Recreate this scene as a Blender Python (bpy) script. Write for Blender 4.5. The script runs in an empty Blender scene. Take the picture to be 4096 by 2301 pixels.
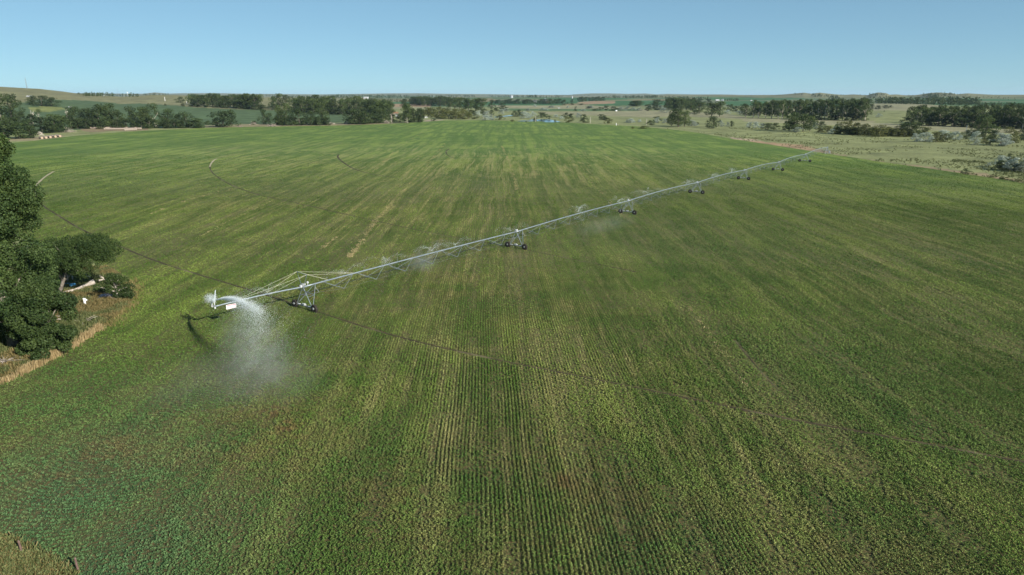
import bpy, bmesh, math, random
import numpy as np
from mathutils import Vector, Matrix

# ------------------------------------------------------------------ camera, world, sun, exposure
scene = bpy.context.scene
col = scene.collection
CAM_H = 30.0
FPX = 2728.0                       # focal length in pixels of the 4096 wide photograph
PITCH = math.atan((1150.5 - 382) / FPX)
cam_d = bpy.data.cameras.new('camera')
cam_d.sensor_width = 36.0
cam_d.lens = 36.0 * FPX / 4096
cam_d.clip_start = 0.5
cam_d.clip_end = 60000
cam = bpy.data.objects.new('camera', cam_d)
cam.location = (0, 0, CAM_H)
cam.rotation_euler = (math.pi / 2 - PITCH, 0, 0)
col.objects.link(cam)
scene.camera = cam

SUN_EL, SUN_AZ = math.radians(26.5), math.radians(133)       # azimuth clockwise from +Y (the view direction)
SUN_V = Vector((math.sin(SUN_AZ) * math.cos(SUN_EL), math.cos(SUN_AZ) * math.cos(SUN_EL), math.sin(SUN_EL)))
world = bpy.data.worlds.new('World')
scene.world = world
world.use_nodes = True
wn = world.node_tree
bg = wn.nodes['Background']
sky = wn.nodes.new('ShaderNodeTexSky')
sky.sky_type = 'NISHITA'
sky.sun_disc = False
sky.sun_elevation = SUN_EL
sky.sun_rotation = SUN_AZ
sky.altitude = 900
sky.air_density = 0.6
sky.dust_density = 0.0
sky.ozone_density = 3.0
tint = wn.nodes.new('ShaderNodeMix'); tint.data_type = 'RGBA'; tint.blend_type = 'MULTIPLY'; tint.inputs[0].default_value = 1.0
tint.inputs[7].default_value = (0.82, 1.18, 1.27, 1)
gm = wn.nodes.new('ShaderNodeGamma'); gm.inputs[1].default_value = 0.5        # a hazier, more even sky than the clear air model gives
wn.links.new(sky.outputs[0], gm.inputs[0]); wn.links.new(gm.outputs[0], tint.inputs[6]); wn.links.new(tint.outputs[2], bg.inputs['Color'])
bg.inputs['Strength'].default_value = 0.124
sl = bpy.data.lights.new('sun', 'SUN')
sl.energy = 5.0
sl.angle = math.radians(0.5)
sl.color = (1.0, 0.93, 0.82)
sun = bpy.data.objects.new('sun', sl)
sun.rotation_euler = SUN_V.to_track_quat('Z', 'Y').to_euler()
col.objects.link(sun)
scene.view_settings.view_transform = 'Standard'
scene.view_settings.look = 'None'
scene.view_settings.exposure = 0.74
scene.view_settings.gamma = 1.0
scene.view_settings.use_curve_mapping = False
scene.cycles.max_bounces = 7
scene.cycles.diffuse_bounces = 4
scene.cycles.volume_bounces = 0

# ------------------------------------------------------------------ tagging helpers
def tag(o, label=None, cat=None, group=None, kind=None):
    if label: o['label'] = label
    if cat: o['category'] = cat
    if group: o['group'] = group
    if kind: o['kind'] = kind
    return o

def empty(name, loc, rz=0.0):
    o = bpy.data.objects.new(name, None)
    o.location = loc
    o.rotation_euler = (0, 0, rz)
    o.empty_display_size = 0.5
    col.objects.link(o)
    return o

def link(name, me, parent=None):
    o = bpy.data.objects.new(name, me)
    col.objects.link(o)
    if parent is not None: o.parent = parent
    return o

def copy_tree(o, parent=None):
    c = o.copy(); col.objects.link(c)
    if parent is not None: c.parent = parent
    for ch in list(o.children): copy_tree(ch, c)
    return c

def np_mesh(name, V, F, mat=None, attrs=None, smooth=False):
    """V (n,3), F (m,k) constant k; attrs dict name -> (n,) float per vertex"""
    me = bpy.data.meshes.new(name)
    V = np.ascontiguousarray(V, dtype=np.float32); F = np.ascontiguousarray(F, dtype=np.int32)
    n, (m, k) = len(V), F.shape
    me.vertices.add(n); me.vertices.foreach_set('co', V.ravel())
    me.loops.add(m * k); me.loops.foreach_set('vertex_index', F.ravel())
    me.polygons.add(m)
    me.polygons.foreach_set('loop_start', np.arange(0, m * k, k, dtype=np.int32))
    me.polygons.foreach_set('loop_total', np.full(m, k, dtype=np.int32))
    me.polygons.foreach_set('use_smooth', np.full(m, smooth))
    for an, av in (attrs or {}).items():
        av = np.asarray(av, dtype=np.float32)
        if av.ndim == 1:
            a = me.attributes.new(an, 'FLOAT', 'POINT'); a.data.foreach_set('value', av)
        else:
            a = me.attributes.new(an, 'FLOAT_COLOR', 'POINT')
            a.data.foreach_set('color', np.ascontiguousarray(np.c_[av, np.ones(len(av))], dtype=np.float32).ravel())
    me.update(calc_edges=True)
    if mat: me.materials.append(mat)
    return me

# ------------------------------------------------------------------ geometry collectors
class MB:
    """collects boxes, tubes, lathes -> one mesh"""
    def __init__(s): s.V = []; s.F = []; s.M = []; s.n = 0
    def add(s, V, F, mi=0):
        V = np.asarray(V, float)
        s.V.append(V)
        for f in F: s.F.append([i + s.n for i in f]); s.M.append(mi)
        s.n += len(V)
    def box(s, c, size, R=None, mi=0):
        x, y, z = np.array(size) / 2.0
        V = np.array([[a, b, d] for a in (-x, x) for b in (-y, y) for d in (-z, z)])
        if R is not None: V = V @ np.array(R).T
        s.add(V + np.array(c), [(0, 1, 3, 2), (4, 6, 7, 5), (0, 4, 5, 1), (2, 3, 7, 6), (0, 2, 6, 4), (1, 5, 7, 3)], mi)
    def tube(s, pts, rad, k=6, mi=0, cap=True):
        pts = np.asarray(pts, float); n = len(pts)
        rad = np.broadcast_to(np.asarray(rad, float), (n,))
        T = np.gradient(pts, axis=0); T /= np.linalg.norm(T, axis=1)[:, None] + 1e-9
        up = np.array([0, 0, 1.0]) if abs(T[0][2]) < 0.9 else np.array([1.0, 0, 0])
        V = []
        for i in range(n):
            a = np.cross(T[i], up); a /= np.linalg.norm(a) + 1e-9
            b = np.cross(a, T[i]); up = b
            th = np.arange(k) * 2 * np.pi / k
            V.append(pts[i] + rad[i] * (np.cos(th)[:, None] * a + np.sin(th)[:, None] * b))
        F = [(i * k + j, i * k + (j + 1) % k, (i + 1) * k + (j + 1) % k, (i + 1) * k + j) for i in range(n - 1) for j in range(k)]
        if cap: F += [tuple(range(k - 1, -1, -1)), tuple((n - 1) * k + j for j in range(k))]
        s.add(np.vstack(V), F, mi)
    def lathe(s, c, prof, axis=(0, 0, 1), k=16, mi=0):
        ax = np.array(axis, float); ax /= np.linalg.norm(ax)
        u = np.cross(ax, [0, 0, 1.0]) if abs(ax[2]) < 0.9 else np.cross(ax, [1.0, 0, 0]); u /= np.linalg.norm(u)
        w = np.cross(ax, u); th = np.arange(k) * 2 * np.pi / k
        V = []
        for r, h in prof:
            V.append(np.array(c) + h * ax + r * (np.cos(th)[:, None] * u + np.sin(th)[:, None] * w))
        n = len(prof)
        F = [(i * k + j, i * k + (j + 1) % k, (i + 1) * k + (j + 1) % k, (i + 1) * k + j) for i in range(n - 1) for j in range(k)]
        F += [tuple(range(k - 1, -1, -1)), tuple((n - 1) * k + j for j in range(k))]
        s.add(np.vstack(V), F, mi)
    def mesh(s, name, mats, smooth=False):
        me = bpy.data.meshes.new(name)
        me.from_pydata(np.vstack(s.V).tolist(), [], s.F)
        for m in (mats if isinstance(mats, (list, tuple)) else [mats]): me.materials.append(m)
        me.polygons.foreach_set('material_index', s.M)
        me.polygons.foreach_set('use_smooth', [smooth] * len(s.F))
        me.update()
        return me
    def build(s, name, mats, parent=None, smooth=False):
        return link(name, s.mesh(name, mats, smooth), parent)

# ------------------------------------------------------------------ noise in numpy
def hash2(ix, iy, seed=0):
    h = (ix.astype(np.int64) * 374761393 + iy.astype(np.int64) * 668265263 + seed * 974711) & 0x7fffffff
    h = ((h ^ (h >> 13)) * 1274126177) & 0x7fffffff
    return ((h ^ (h >> 16)) & 0xffffff) / float(0xffffff)
def vnoise(x, y, seed=0):
    x = np.asarray(x, float); y = np.asarray(y, float)
    ix, iy = np.floor(x), np.floor(y); fx, fy = x - ix, y - iy
    fx = fx * fx * (3 - 2 * fx); fy = fy * fy * (3 - 2 * fy)
    a, b = hash2(ix, iy, seed), hash2(ix + 1, iy, seed); c, d = hash2(ix, iy + 1, seed), hash2(ix + 1, iy + 1, seed)
    return (a * (1 - fx) + b * fx) * (1 - fy) + (c * (1 - fx) + d * fx) * fy
def fbm(x, y, seed=0, o=4):
    s = 0; a = 0.5; t = 0
    for i in range(o):
        s = s + a * vnoise(x * 2 ** i, y * 2 ** i, seed + i); t += a; a *= 0.5
    return s / t
def sstep(a, b, x):
    t = np.clip((x - a) / (b - a), 0, 1); return t * t * (3 - 2 * t)

# ------------------------------------------------------------------ terrain
def az_of(px):          # azimuth of a photo column near the horizon
    return np.degrees(np.arctan((np.asarray(px, float) - 2048) / (FPX * math.cos(PITCH) + 770 * math.sin(PITCH))))
def z_for(py, dist):    # height that shows at photo row py when it stands dist metres away
    e = -PITCH + np.arctan((1150.5 - np.asarray(py, float)) / FPX)
    return CAM_H + dist * np.tan(e)
def table(pts, dist):
    x = np.array([p[0] for p in pts], float); y = np.array([p[1] for p in pts], float)
    a = az_of(x); return a, z_for(y, dist * np.cos(np.radians(a)))
RIDGE_LEFT = table([(-1500, 330), (-800, 338), (-400, 344), (0, 350), (160, 357), (256, 368), (350, 378), (480, 388), (520, 386), (600, 381), (700, 382), (800, 384), (1000, 388), (1150, 392), (1300, 405), (1500, 420)], 2000)
RIDGE_RIGHT = table([(2200, 396), (2400, 392), (2500, 388), (2627, 383), (2671, 381), (2778, 381), (2881, 380), (2977, 382), (3096, 380), (3136, 378), (3215, 371), (3243, 375), (3279, 371), (3327, 376.5), (3374, 380), (3414, 378), (3466, 382), (3509, 370), (3545, 373), (3557, 379), (3589, 378), (3628, 383), (3668, 380), (3716, 373), (3748, 370), (3811, 374), (3827, 377.5), (3867, 373.5), (3926, 377), (3986, 380), (4066, 381), (4200, 378), (4500, 372), (5200, 376)], 4800)
RIDGE_FAR = table([(-1500, 365), (-400, 366), (0, 364), (171, 360), (190, 359), (254, 366), (300, 373), (576, 375.5), (620, 370), (676, 375), (730, 373.5), (859, 373), (1034, 376), (1296, 378), (1435, 376), (1554, 374), (1671, 373.4), (1771, 375.5), (1958, 377), (2117, 379.5), (2276, 380), (2315, 376.6), (2367, 374), (2435, 374), (2514, 376), (2580, 374.5), (2627, 378), (2671, 376), (2778, 378), (2881, 378), (2977, 380), (3300, 380), (3600, 381), (4100, 379), (5200, 377)], 12000)
def height(x, y):
    x = np.asarray(x, float); y = np.asarray(y, float)
    r = np.hypot(x, y); az = np.degrees(np.arctan2(x, y))
    front = sstep(0.0, 400.0, y)
    h = 14.0 * sstep(1300, 4300, r)
    h = h + sstep(900, 1600, r) * (fbm(x / 350, y / 350, 5, 3) - 0.5) * 5
    hl = np.interp(az, *RIDGE_LEFT)
    pl = np.where(r < 2000, sstep(720, 2000, r), 1 - 0.75 * sstep(2000, 3600, r))
    lw = sstep(-9.0, -13.5, az) if False else sstep(-0.0, 1.0, np.clip((-9.0 - az) / 5.0, 0, 1))
    left = np.maximum(hl, 0) * pl * lw + (fbm(x / 160, y / 160, 9, 4) - 0.5) * 6 * sstep(900, 1400, r) * lw * (pl > 0.02)
    h = np.where(lw > 0, h * (1 - lw) + np.maximum(left, h * sstep(2600, 3800, r)) * lw, h)
    # right hand hills: a broken front range
    hr = np.interp(az, *RIDGE_RIGHT)
    pr = np.where(r < 4800, sstep(3300, 4800, r) ** 1.2, 1 - 0.9 * sstep(4800, 6500, r))
    rough = (fbm(x / 230, y / 230, 21, 4) - 0.5) * 16 * sstep(3400, 4200, r) * (1 - sstep(4400, 4800, r)) * sstep(10, 16, az)
    w = sstep(3, 12, az)
    h = np.maximum(h, (hr * pr + rough) * w)
    hf = np.interp(az, *RIDGE_FAR)
    pf = np.where(r < 12000, sstep(7500, 12000, r) ** 1.3, 1 - 0.3 * sstep(12000, 16000, r))
    h = np.maximum(h, hf * pf + (fbm(x / 700, y / 700, 31, 3) - 0.5) * 14 * sstep(7500, 9500, r) * (1 - sstep(10800, 12000, r)))
    h = h * front
    gentle = sstep(900, 1200, r) * (1 - sstep(2200, 2700, r)) * sstep(24, 29, az) * 7
    return h + gentle * front

def ray(px, py):
    cx = px - 2048.0; cy = 1150.5 - py
    d = np.array([cx, FPX * math.cos(PITCH) + cy * math.sin(PITCH), cy * math.cos(PITCH) - FPX * math.sin(PITCH)])
    return d / np.linalg.norm(d)
_t = np.concatenate([np.arange(20, 900, 4.0), 900 * 1.006 ** np.arange(0, 560)])
def at(px, py, z=None):
    """the point of the place that stands under this point of the photograph"""
    d = ray(px, py); o = np.array([0, 0, CAM_H])
    if z is not None: return o + d * ((z - CAM_H) / d[2])
    if d[2] < -1e-4:
        q = o + d * (CAM_H / -d[2])
        if q[1] > 0 and q[0] ** 2 + q[1] ** 2 < 710 ** 2: q[2] = 0.0; return q
    P = o + _t[:, None] * d
    g = P[:, 2] - height(P[:, 0], P[:, 1])
    i = np.argmax(g < 0)
    if g[i] >= 0: i = len(_t) - 1
    a = _t[max(i - 1, 0)]; b = _t[i]
    for _ in range(18):
        m = (a + b) / 2; p = o + m * d
        if p[2] - height(p[0], p[1]) < 0: b = m
        else: a = m
    p = o + b * d; p[2] = float(height(p[0], p[1])); return p
K = 4096 / 2576.0
def big(x, y): return (x * K, y * K)
R1 = lambda X, Y: (X / 2.516, 300 + Y / 2.516)
R2 = lambda X, Y: (700 + X / 2.516, 340 + Y / 2.516)
R3 = lambda X, Y: (1600 + X / 2.516, 340 + Y / 2.516)
R4 = lambda X, Y: (2500 + X / 2.516, 340 + Y / 2.516)
R5 = lambda X, Y: (3072 + X / 2.516, 340 + Y / 2.516)

def in_poly(x, y, P):
    c = np.zeros(x.shape, bool); n = len(P)
    for i in range(n):
        x1, y1 = P[i]; x2, y2 = P[(i + 1) % n]
        if y1 == y2: continue
        k = ((y1 > y) != (y2 > y)) & (x < (x2 - x1) * (y - y1) / (y2 - y1) + x1)
        c ^= k
    return c

# field outline (photo points in the 2576 wide view), then on round outside the frame
_fo = [(5, 968), (80, 930), (170, 875), (262, 818), (322, 772), (335, 745), (328, 712), (290, 678), (200, 650), (80, 610), (-40, 560), (-80, 470), (-50, 390), (25, 360), (90, 354), (160, 345), (260, 336), (370, 329), (500, 323), (600, 320), (720, 318), (850, 316), (950, 313), (1030, 309), (1110, 303.5), (1220, 303), (1350, 305.5), (1430, 309), (1500, 313), (1600, 318), (1700, 327), (1760, 335), (1850, 351), (1930, 363), (2000, 374), (2080, 387), (2200, 405), (2350, 426), (2470, 444), (2576, 461)]
FIELD = [tuple(at(*big(*p))[:2]) for p in _fo]
FIELD += [(330, 190), (400, 100), (400, -60), (150, -120), (-20, -60), (-26, 18)]
FIELD += [tuple(at(*big(*p))[:2]) for p in [(190, 1447), (150, 1420), (90, 1385), (0, 1350), (-60, 1330)]]
FIELD += [(-60, 45), (-62, 62)] + [tuple(at(*big(*p))[:2]) for p in [(-30, 985)]]
FIELD = np.array(FIELD)
SOILS = []      # regions of the wider ground: (polygon, albedo)
def region(view, pts, rgb): SOILS.append((np.array([at(*view(*p))[:2] for p in pts]), rgb))
C_CROP = (0.070, 0.108, 0.046); C_GREEN = (0.045, 0.115, 0.040); C_TAN = (0.19, 0.165, 0.085); C_PALE = (0.235, 0.225, 0.13)
C_BROWN = (0.27, 0.19, 0.115); C_PAST = (0.200, 0.218, 0.092)
E4 = lambda x, y: (x, y)
region(E4, [(-500, 460), (0, 425), (90, 408), (200, 397), (370, 404), (560, 415), (755, 428), (900, 436), (1050, 440), (1180, 446), (1400, 450), (1420, 490), (1150, 500), (800, 506), (300, 520), (0, 545), (-500, 560)], C_CROP)
region(R1, [(300, 330), (480, 315), (640, 322), (655, 345), (470, 372), (300, 372)], (0.17, 0.19, 0.06))
region(R2, [(2180, 190), (2576, 190), (2576, 222), (2180, 222)], C_BROWN)
region(R2, [(2180, 222), (2576, 222), (2576, 240), (2180, 240)], C_PALE)
region(R3, [(850, 205), (1900, 205), (2500, 245), (2500, 262), (1900, 262), (1100, 236)], C_PALE)
region(R3, [(1080, 238), (1900, 243), (2400, 240), (2400, 262), (1500, 262), (1080, 258)], (0.075, 0.13, 0.05))
region(R3, [(1380, 270), (2576, 262), (2900, 290), (2576, 330), (1980, 310), (1480, 300)], C_PALE)
region(R3, [(1780, 176), (1950, 162), (2300, 166), (2340, 176), (2100, 190), (1850, 200)], C_BROWN)
region(R3, [(1950, 196), (2150, 188), (2400, 174), (2700, 160), (2700, 205), (2000, 208)], C_GREEN)
region(R3, [(760, 140), (900, 132), (960, 150), (950, 168), (780, 172)], C_TAN)
region(R3, [(820, 172), (960, 170), (960, 186), (820, 186)], C_GREEN)
region(R3, [(1550, 140), (1800, 128), (2560, 150), (2400, 160), (1750, 160), (1550, 180)], C_GREEN)
region(R3, [(1640, 196), (1850, 180), (1850, 205), (1640, 208)], C_TAN)
region(R4, [(-200, 152), (400, 140), (640, 130), (900, 136), (600, 150), (300, 160), (-200, 160)], C_TAN)
region(R4, [(-100, 158), (300, 156), (300, 205), (-100, 210)], C_GREEN)
region(R4, [(860, 136), (1500, 130), (1560, 140), (1380, 152), (1000, 152)], C_GREEN)
region(R4, [(960, 166), (1420, 160), (1420, 205), (1060, 212)], C_GREEN)
region(R4, [(1180, 330), (1640, 345), (2500, 365), (2500, 420), (1900, 400), (1500, 380), (1200, 372)], C_PALE)
region(R4, [(0, 262), (500, 262), (1000, 290), (1200, 320), (1180, 345), (650, 320), (0, 300)], C_PALE)
region(R5, [(960, 190), (1300, 180), (1480, 184), (1900, 215), (1500, 232), (1420, 262), (1000, 262)], C_PALE)
region(R5, [(560, 360), (1300, 390), (2100, 418), (2600, 450), (2600, 490), (2000, 478), (1500, 450), (700, 410)], C_PALE)
region(R5, [(2180, 188), (3000, 196), (3000, 222), (2300, 212)], C_GREEN)
region(R5, [(-200, 590), (200, 590), (400, 625), (600, 665), (900, 745), (1300, 790), (2000, 870), (2576, 960), (2576, 990), (1900, 905), (1200, 800), (640, 690), (200, 640), (-250, 612)], (0.24, 0.19, 0.11))
region(R5, [(-360, 560), (0, 575), (300, 600), (520, 650), (420, 660), (60, 610), (-360, 580)], (0.31, 0.215, 0.125))
region(R4, [(1030, 525), (1300, 545), (1400, 570), (1100, 552)], (0.36, 0.28, 0.19))
region(R2, [(300, 405), (900, 392), (1500, 385), (2100, 385), (2576, 372), (2700, 382), (2100, 402), (1500, 412), (300, 430)], (0.22, 0.19, 0.105))
region(R1, [(800, 540), (1450, 530), (1500, 555), (900, 575)], (0.2, 0.16, 0.095))
region(R1, [(100, 640), (620, 600), (640, 640), (300, 660), (60, 668)], (0.26, 0.22, 0.13))
region(R3, [(240, 350), (440, 350), (430, 372), (240, 392)], (0.3, 0.25, 0.17))
# weedy nook under the near trees
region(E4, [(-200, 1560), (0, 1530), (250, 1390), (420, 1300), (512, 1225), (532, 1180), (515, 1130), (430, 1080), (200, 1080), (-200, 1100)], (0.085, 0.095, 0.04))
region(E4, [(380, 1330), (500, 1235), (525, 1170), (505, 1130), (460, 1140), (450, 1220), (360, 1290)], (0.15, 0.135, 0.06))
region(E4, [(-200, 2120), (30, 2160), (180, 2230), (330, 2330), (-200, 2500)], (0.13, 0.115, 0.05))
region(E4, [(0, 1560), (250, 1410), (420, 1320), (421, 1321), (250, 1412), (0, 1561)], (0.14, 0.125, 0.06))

# ------------------------------------------------------------------ material helpers
def mat_new(name):
    m = bpy.data.materials.new(name); m.use_nodes = True
    nt = m.node_tree; b = nt.nodes['Principled BSDF']
    b.inputs['Roughness'].default_value = 0.9
    b.inputs['Specular IOR Level'].default_value = 0.2
    return m, nt, b
class N:
    """tiny node helper"""
    def __init__(s, nt): s.nt = nt; s.l = nt.links.new
    def n(s, t, **kw):
        o = s.nt.nodes.new('ShaderNode' + t)
        for k, v in kw.items(): setattr(o, k, v)
        return o
    def put(s, sock, v):
        if hasattr(v, 'is_output'): s.l(v, sock)
        elif v is not None:
            if isinstance(v, (tuple, list)) and len(v) == 3 and sock.type == 'RGBA': v = (*v, 1)
            sock.default_value = v
    def math(s, op, a, b=None, clamp=False):
        o = s.n('Math', operation=op, use_clamp=clamp); s.put(o.inputs[0], a)
        if b is not None: s.put(o.inputs[1], b)
        return o.outputs[0]
    def vmath(s, op, a, b=None):
        o = s.n('VectorMath', operation=op); s.put(o.inputs[0], a)
        if b is not None: s.put(o.inputs[1], b)
        return o.outputs['Value'] if op in ('DISTANCE', 'LENGTH', 'DOT_PRODUCT') else o.outputs[0]
    def mix(s, f, a, b, bt='MIX'):
        o = s.n('Mix', data_type='RGBA', blend_type=bt); s.put(o.inputs[0], f); s.put(o.inputs[6], a); s.put(o.inputs[7], b); return o.outputs[2]
    def noise(s, v, scale, detail=3, rough=0.55, out=0):
        o = s.n('TexNoise'); s.put(o.inputs['Vector'], v); o.inputs['Scale'].default_value = scale
        o.inputs['Detail'].default_value = detail; o.inputs['Roughness'].default_value = rough
        return o.outputs[out]
    def rng(s, v, a, b, c=0.0, d=1.0, smooth=True):
        o = s.n('MapRange', interpolation_type='SMOOTHSTEP' if smooth else 'LINEAR')
        s.put(o.inputs[0], v)
        for i, q in enumerate((a, b, c, d)): s.put(o.inputs[1 + i], q)
        return o.outputs[0]
    def pos(s): return s.n('NewGeometry').outputs['Position']
    def mapping(s, v, rz=0.0, sc=(1, 1, 1)):
        o = s.n('Mapping'); s.put(o.inputs[0], v); o.inputs['Rotation'].default_value = (0, 0, rz); o.inputs['Scale'].default_value = sc
        return o.outputs[0]
    def attr(s, name, out='Fac'):
        o = s.n('Attribute', attribute_name=name); return o.outputs[out]
    def bump(s, h, strength, dist, bsdf):
        o = s.n('Bump'); o.inputs['Strength'].default_value = strength; o.inputs['Distance'].default_value = dist
        s.put(o.inputs['Height'], h); s.l(o.outputs[0], bsdf.inputs['Normal'])

ROW_AZ = math.radians(2.45)
# colour of the crop as a function of where it grows, shared by the field and by the plants on it
TONES = [  # photo point (2576 view), radius factor, dry straw, red brown, blue green
    (150, 1250, 15, 0, 0, 1), (300, 1400, 12, 0, 0, 1), (60, 1080, 14, 0.1, 0.3, 0.45), (120, 960, 9, .1, .1, .25),
    (650, 1080, 13, .15, .55, .1), (430, 1030, 2.2, 0, 1.3, 0), (690, 1035, 2.0, .1, 1.2, 0), (722, 1076, 2.0, 0, 1.1, 0), (1425, 1213, 1.8, 0, 1.0, 0), (805, 742, 2.2, .4, 2.0, 0), (820, 1180, 10, .2, .4, .2), (240, 1160, 7, 0, .7, .3),
    (1270, 960, 22, .6, .15, 0), (1600, 1000, 20, .5, .2, 0), (1250, 1350, 12, .28, .35, 0), (1500, 1250, 14, .2, .55, .1), (1000, 1250, 10, .1, .5, .2), (1650, 1380, 10, .1, .4, .3), (2100, 1300, 12, .15, .35, .2),
    (1150, 700, 26, .65, .35, 0), (1350, 780, 24, .5, .3, 0), (1950, 1150, 16, .5, .15, .1), (2200, 980, 18, .35, .1, .25), (2350, 700, 50, .45, .05, .15),
    (1000, 520, 55, .8, .1, 0), (700, 500, 55, .55, .05, 0), (1250, 420, 75, .95, .05, 0), (600, 390, 80, .6, 0, 0), (1500, 400, 80, .55, .0, 0),
    (330, 420, 60, .45, 0, 0), (1450, 900, 20, .7, .2, 0), (2500, 620, 40, .5, 0, 0), (1750, 600, 45, .3, .05, .2), (900, 400, 90, .7, 0, 0)]
def make_field_group():
    g = bpy.data.node_groups.new('crop_colour', 'ShaderNodeTree')
    g.interface.new_socket('Colour', in_out='OUTPUT', socket_type='NodeSocketColor')
    g.interface.new_socket('Straw', in_out='OUTPUT', socket_type='NodeSocketFloat')
    h = N(g); go = g.nodes.new('NodeGroupOutput')
    p = h.pos()
    flat = h.vmath('MULTIPLY', p, (1, 1, 0))
    # wander the rows a little
    wob = h.vmath('SCALE', h.vmath('SUBTRACT', h.noise(flat, 0.012, 2, out=1), (0.5, 0.5, 0.5)), None)
    wob.node.inputs['Scale'].default_value = 6.0
    fw = h.vmath('ADD', flat, wob)
    sums = [None, None, None]
    for (x, y, rad, *vals) in TONES:
        c = at(x * K, y * K, 0)
        d = h.vmath('DISTANCE', h.vmath('MULTIPLY', flat, (1, 0.75, 1)), (c[0], c[1] * 0.75, 0))
        w = h.rng(d, 0.0, rad * 1.5, 1.0, 0.0)
        for i in range(3):
            if vals[i] == 0: continue
            t = h.math('MULTIPLY', w, vals[i])
            sums[i] = t if sums[i] is None else h.math('MAXIMUM', sums[i], t)
    straw, brown, blue = sums
    lane = h.mapping(fw, ROW_AZ, (0.22, 0.007, 1))
    lane2 = h.mapping(fw, ROW_AZ, (1.3, 0.035, 1))
    n_big = h.noise(flat, 0.022, 4, 0.6)
    n_mid = h.noise(flat, 0.12, 4, 0.65)
    n_lane = h.noise(lane, 1.0, 4, 0.65)
    n_lane2 = h.noise(lane2, 1.0, 3, 0.6)
    n_fine = h.noise(flat, 1.1, 4, 0.7)
    base = h.mix(h.rng(n_big, 0.36, 0.64), (0.062, 0.112, 0.020), (0.120, 0.172, 0.034))
    base = h.mix(h.rng(n_lane, 0.42, 0.58, 0, 0.75), base, (0.042, 0.084, 0.016))
    base = h.mix(h.rng(n_mid, 0.42, 0.68, 0, 0.3), base, (0.145, 0.170, 0.050))
    base = h.mix(h.math('MULTIPLY', blue, 0.85), base, (0.052, 0.108, 0.048))
    s = h.math('MULTIPLY', h.rng(n_lane2, 0.46, 0.66), h.math('ADD', h.math('MULTIPLY', straw, 0.8), 0.10))
    s = h.math('MULTIPLY', s, h.rng(h.math('ADD', n_mid, h.math('MULTIPLY', n_fine, 0.5)), 0.6, 0.95, 0.25, 1.15), clamp=True)
    lane3 = h.noise(h.mapping(fw, ROW_AZ, (0.42, 0.011, 1)), 1.0, 4, 0.7)
    s = h.math('ADD', s, h.math('MULTIPLY', h.rng(lane3, 0.52, 0.62), h.math('ADD', h.math('MULTIPLY', straw, 0.6), 0.08)), clamp=True)
    thin = h.math('MULTIPLY', h.rng(n_lane, 0.60, 0.42), h.math('MULTIPLY', straw, 0.18))
    s = h.math('ADD', s, thin, clamp=True)
    colr = h.mix(h.math('MULTIPLY', s, 0.72), base, (0.27, 0.245, 0.105))
    br = h.math('MULTIPLY', brown, h.rng(h.math('ADD', n_fine, h.math('MULTIPLY', n_mid, 0.9)), 0.82, 1.12), clamp=True)
    colr = h.mix(h.math('MULTIPLY', br, 0.8), colr, (0.125, 0.078, 0.036))
    g.links.new(colr, go.inputs[0]); g.links.new(s, go.inputs[1])
    return g
FIELD_GROUP = make_field_group()
def crop_colour(h):
    o = h.nt.nodes.new('ShaderNodeGroup'); o.node_tree = FIELD_GROUP; return o

def m_field():
    m, nt, b = mat_new('crop_ground'); h = N(nt); g = crop_colour(h)
    p = h.pos(); rows = h.mapping(p, ROW_AZ, (1, 1, 1))
    dist = h.vmath('LENGTH', h.vmath('MULTIPLY', p, (1, 1, 0)))
    # under the modelled plants the soil and stubble show, further off the sheet carries the closed canopy
    soilmix = h.rng(dist, 160, 400, 1.0, 0.0)
    grain = h.noise(p, 9.0, 4, 0.75)
    soil = h.mix(h.rng(h.noise(p, 3.0, 5, 0.75), 0.35, 0.65), (0.040, 0.034, 0.014), (0.17, 0.125, 0.055))
    fine = h.noise(h.mapping(p, ROW_AZ, (2.6, 0.9, 1)), 1.0, 6, 0.8)
    v = h.rng(fine, 0.3, 0.72, 0.85, 1.75, False)
    canopy = h.vmath('SCALE', g.outputs[0]); canopy.node.inputs['Scale'].default_value = 1
    h.l(v, canopy.node.inputs['Scale'])
    ug = h.vmath('SCALE', h.mix(h.rng(h.noise(p, 5.0, 4, 0.7), 0.42, 0.58), soil, g.outputs[0])); h.l(h.rng(grain, 0.3, 0.7, 0.35, 1.75, False), ug.node.inputs['Scale']); under = ug
    h.l(h.mix(soilmix, canopy, under), b.inputs['Base Color'])
    h.bump(fine, 0.9, 0.35, b)
    return m
def m_ground():
    m, nt, b = mat_new('pasture_ground'); h = N(nt)
    c = h.attr('tint', 'Color'); p = h.pos()
    flat = h.vmath('MULTIPLY', p, (1, 1, 0))
    a = h.noise(flat, 0.05, 5, 0.62); d = h.noise(flat, 0.6, 5, 0.7); e = h.noise(flat, 0.004, 4, 0.6)
    v = h.math('MULTIPLY', h.rng(a, 0.28, 0.72, 0.6, 1.35, False), h.rng(d, 0.25, 0.75, 0.65, 1.32, False))
    v = h.math('MULTIPLY', v, h.rng(e, 0.3, 0.7, 0.85, 1.15, False))
    s = h.vmath('SCALE', c); h.l(v, s.node.inputs['Scale'])
    weeds = h.rng(h.noise(h.mapping(flat, 0.5, (1, .8, 1)), 0.09, 5, 0.65), 0.56, 0.66, 0, 0.55)
    near = h.rng(h.vmath('LENGTH', flat), 900, 1500, 1, 0.2)
    o = h.mix(h.math('MULTIPLY', weeds, near), s, (0.06, 0.085, 0.035))
    h.l(o, b.inputs['Base Color'])
    h.bump(d, 0.6, 0.4, b)
    return m
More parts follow.
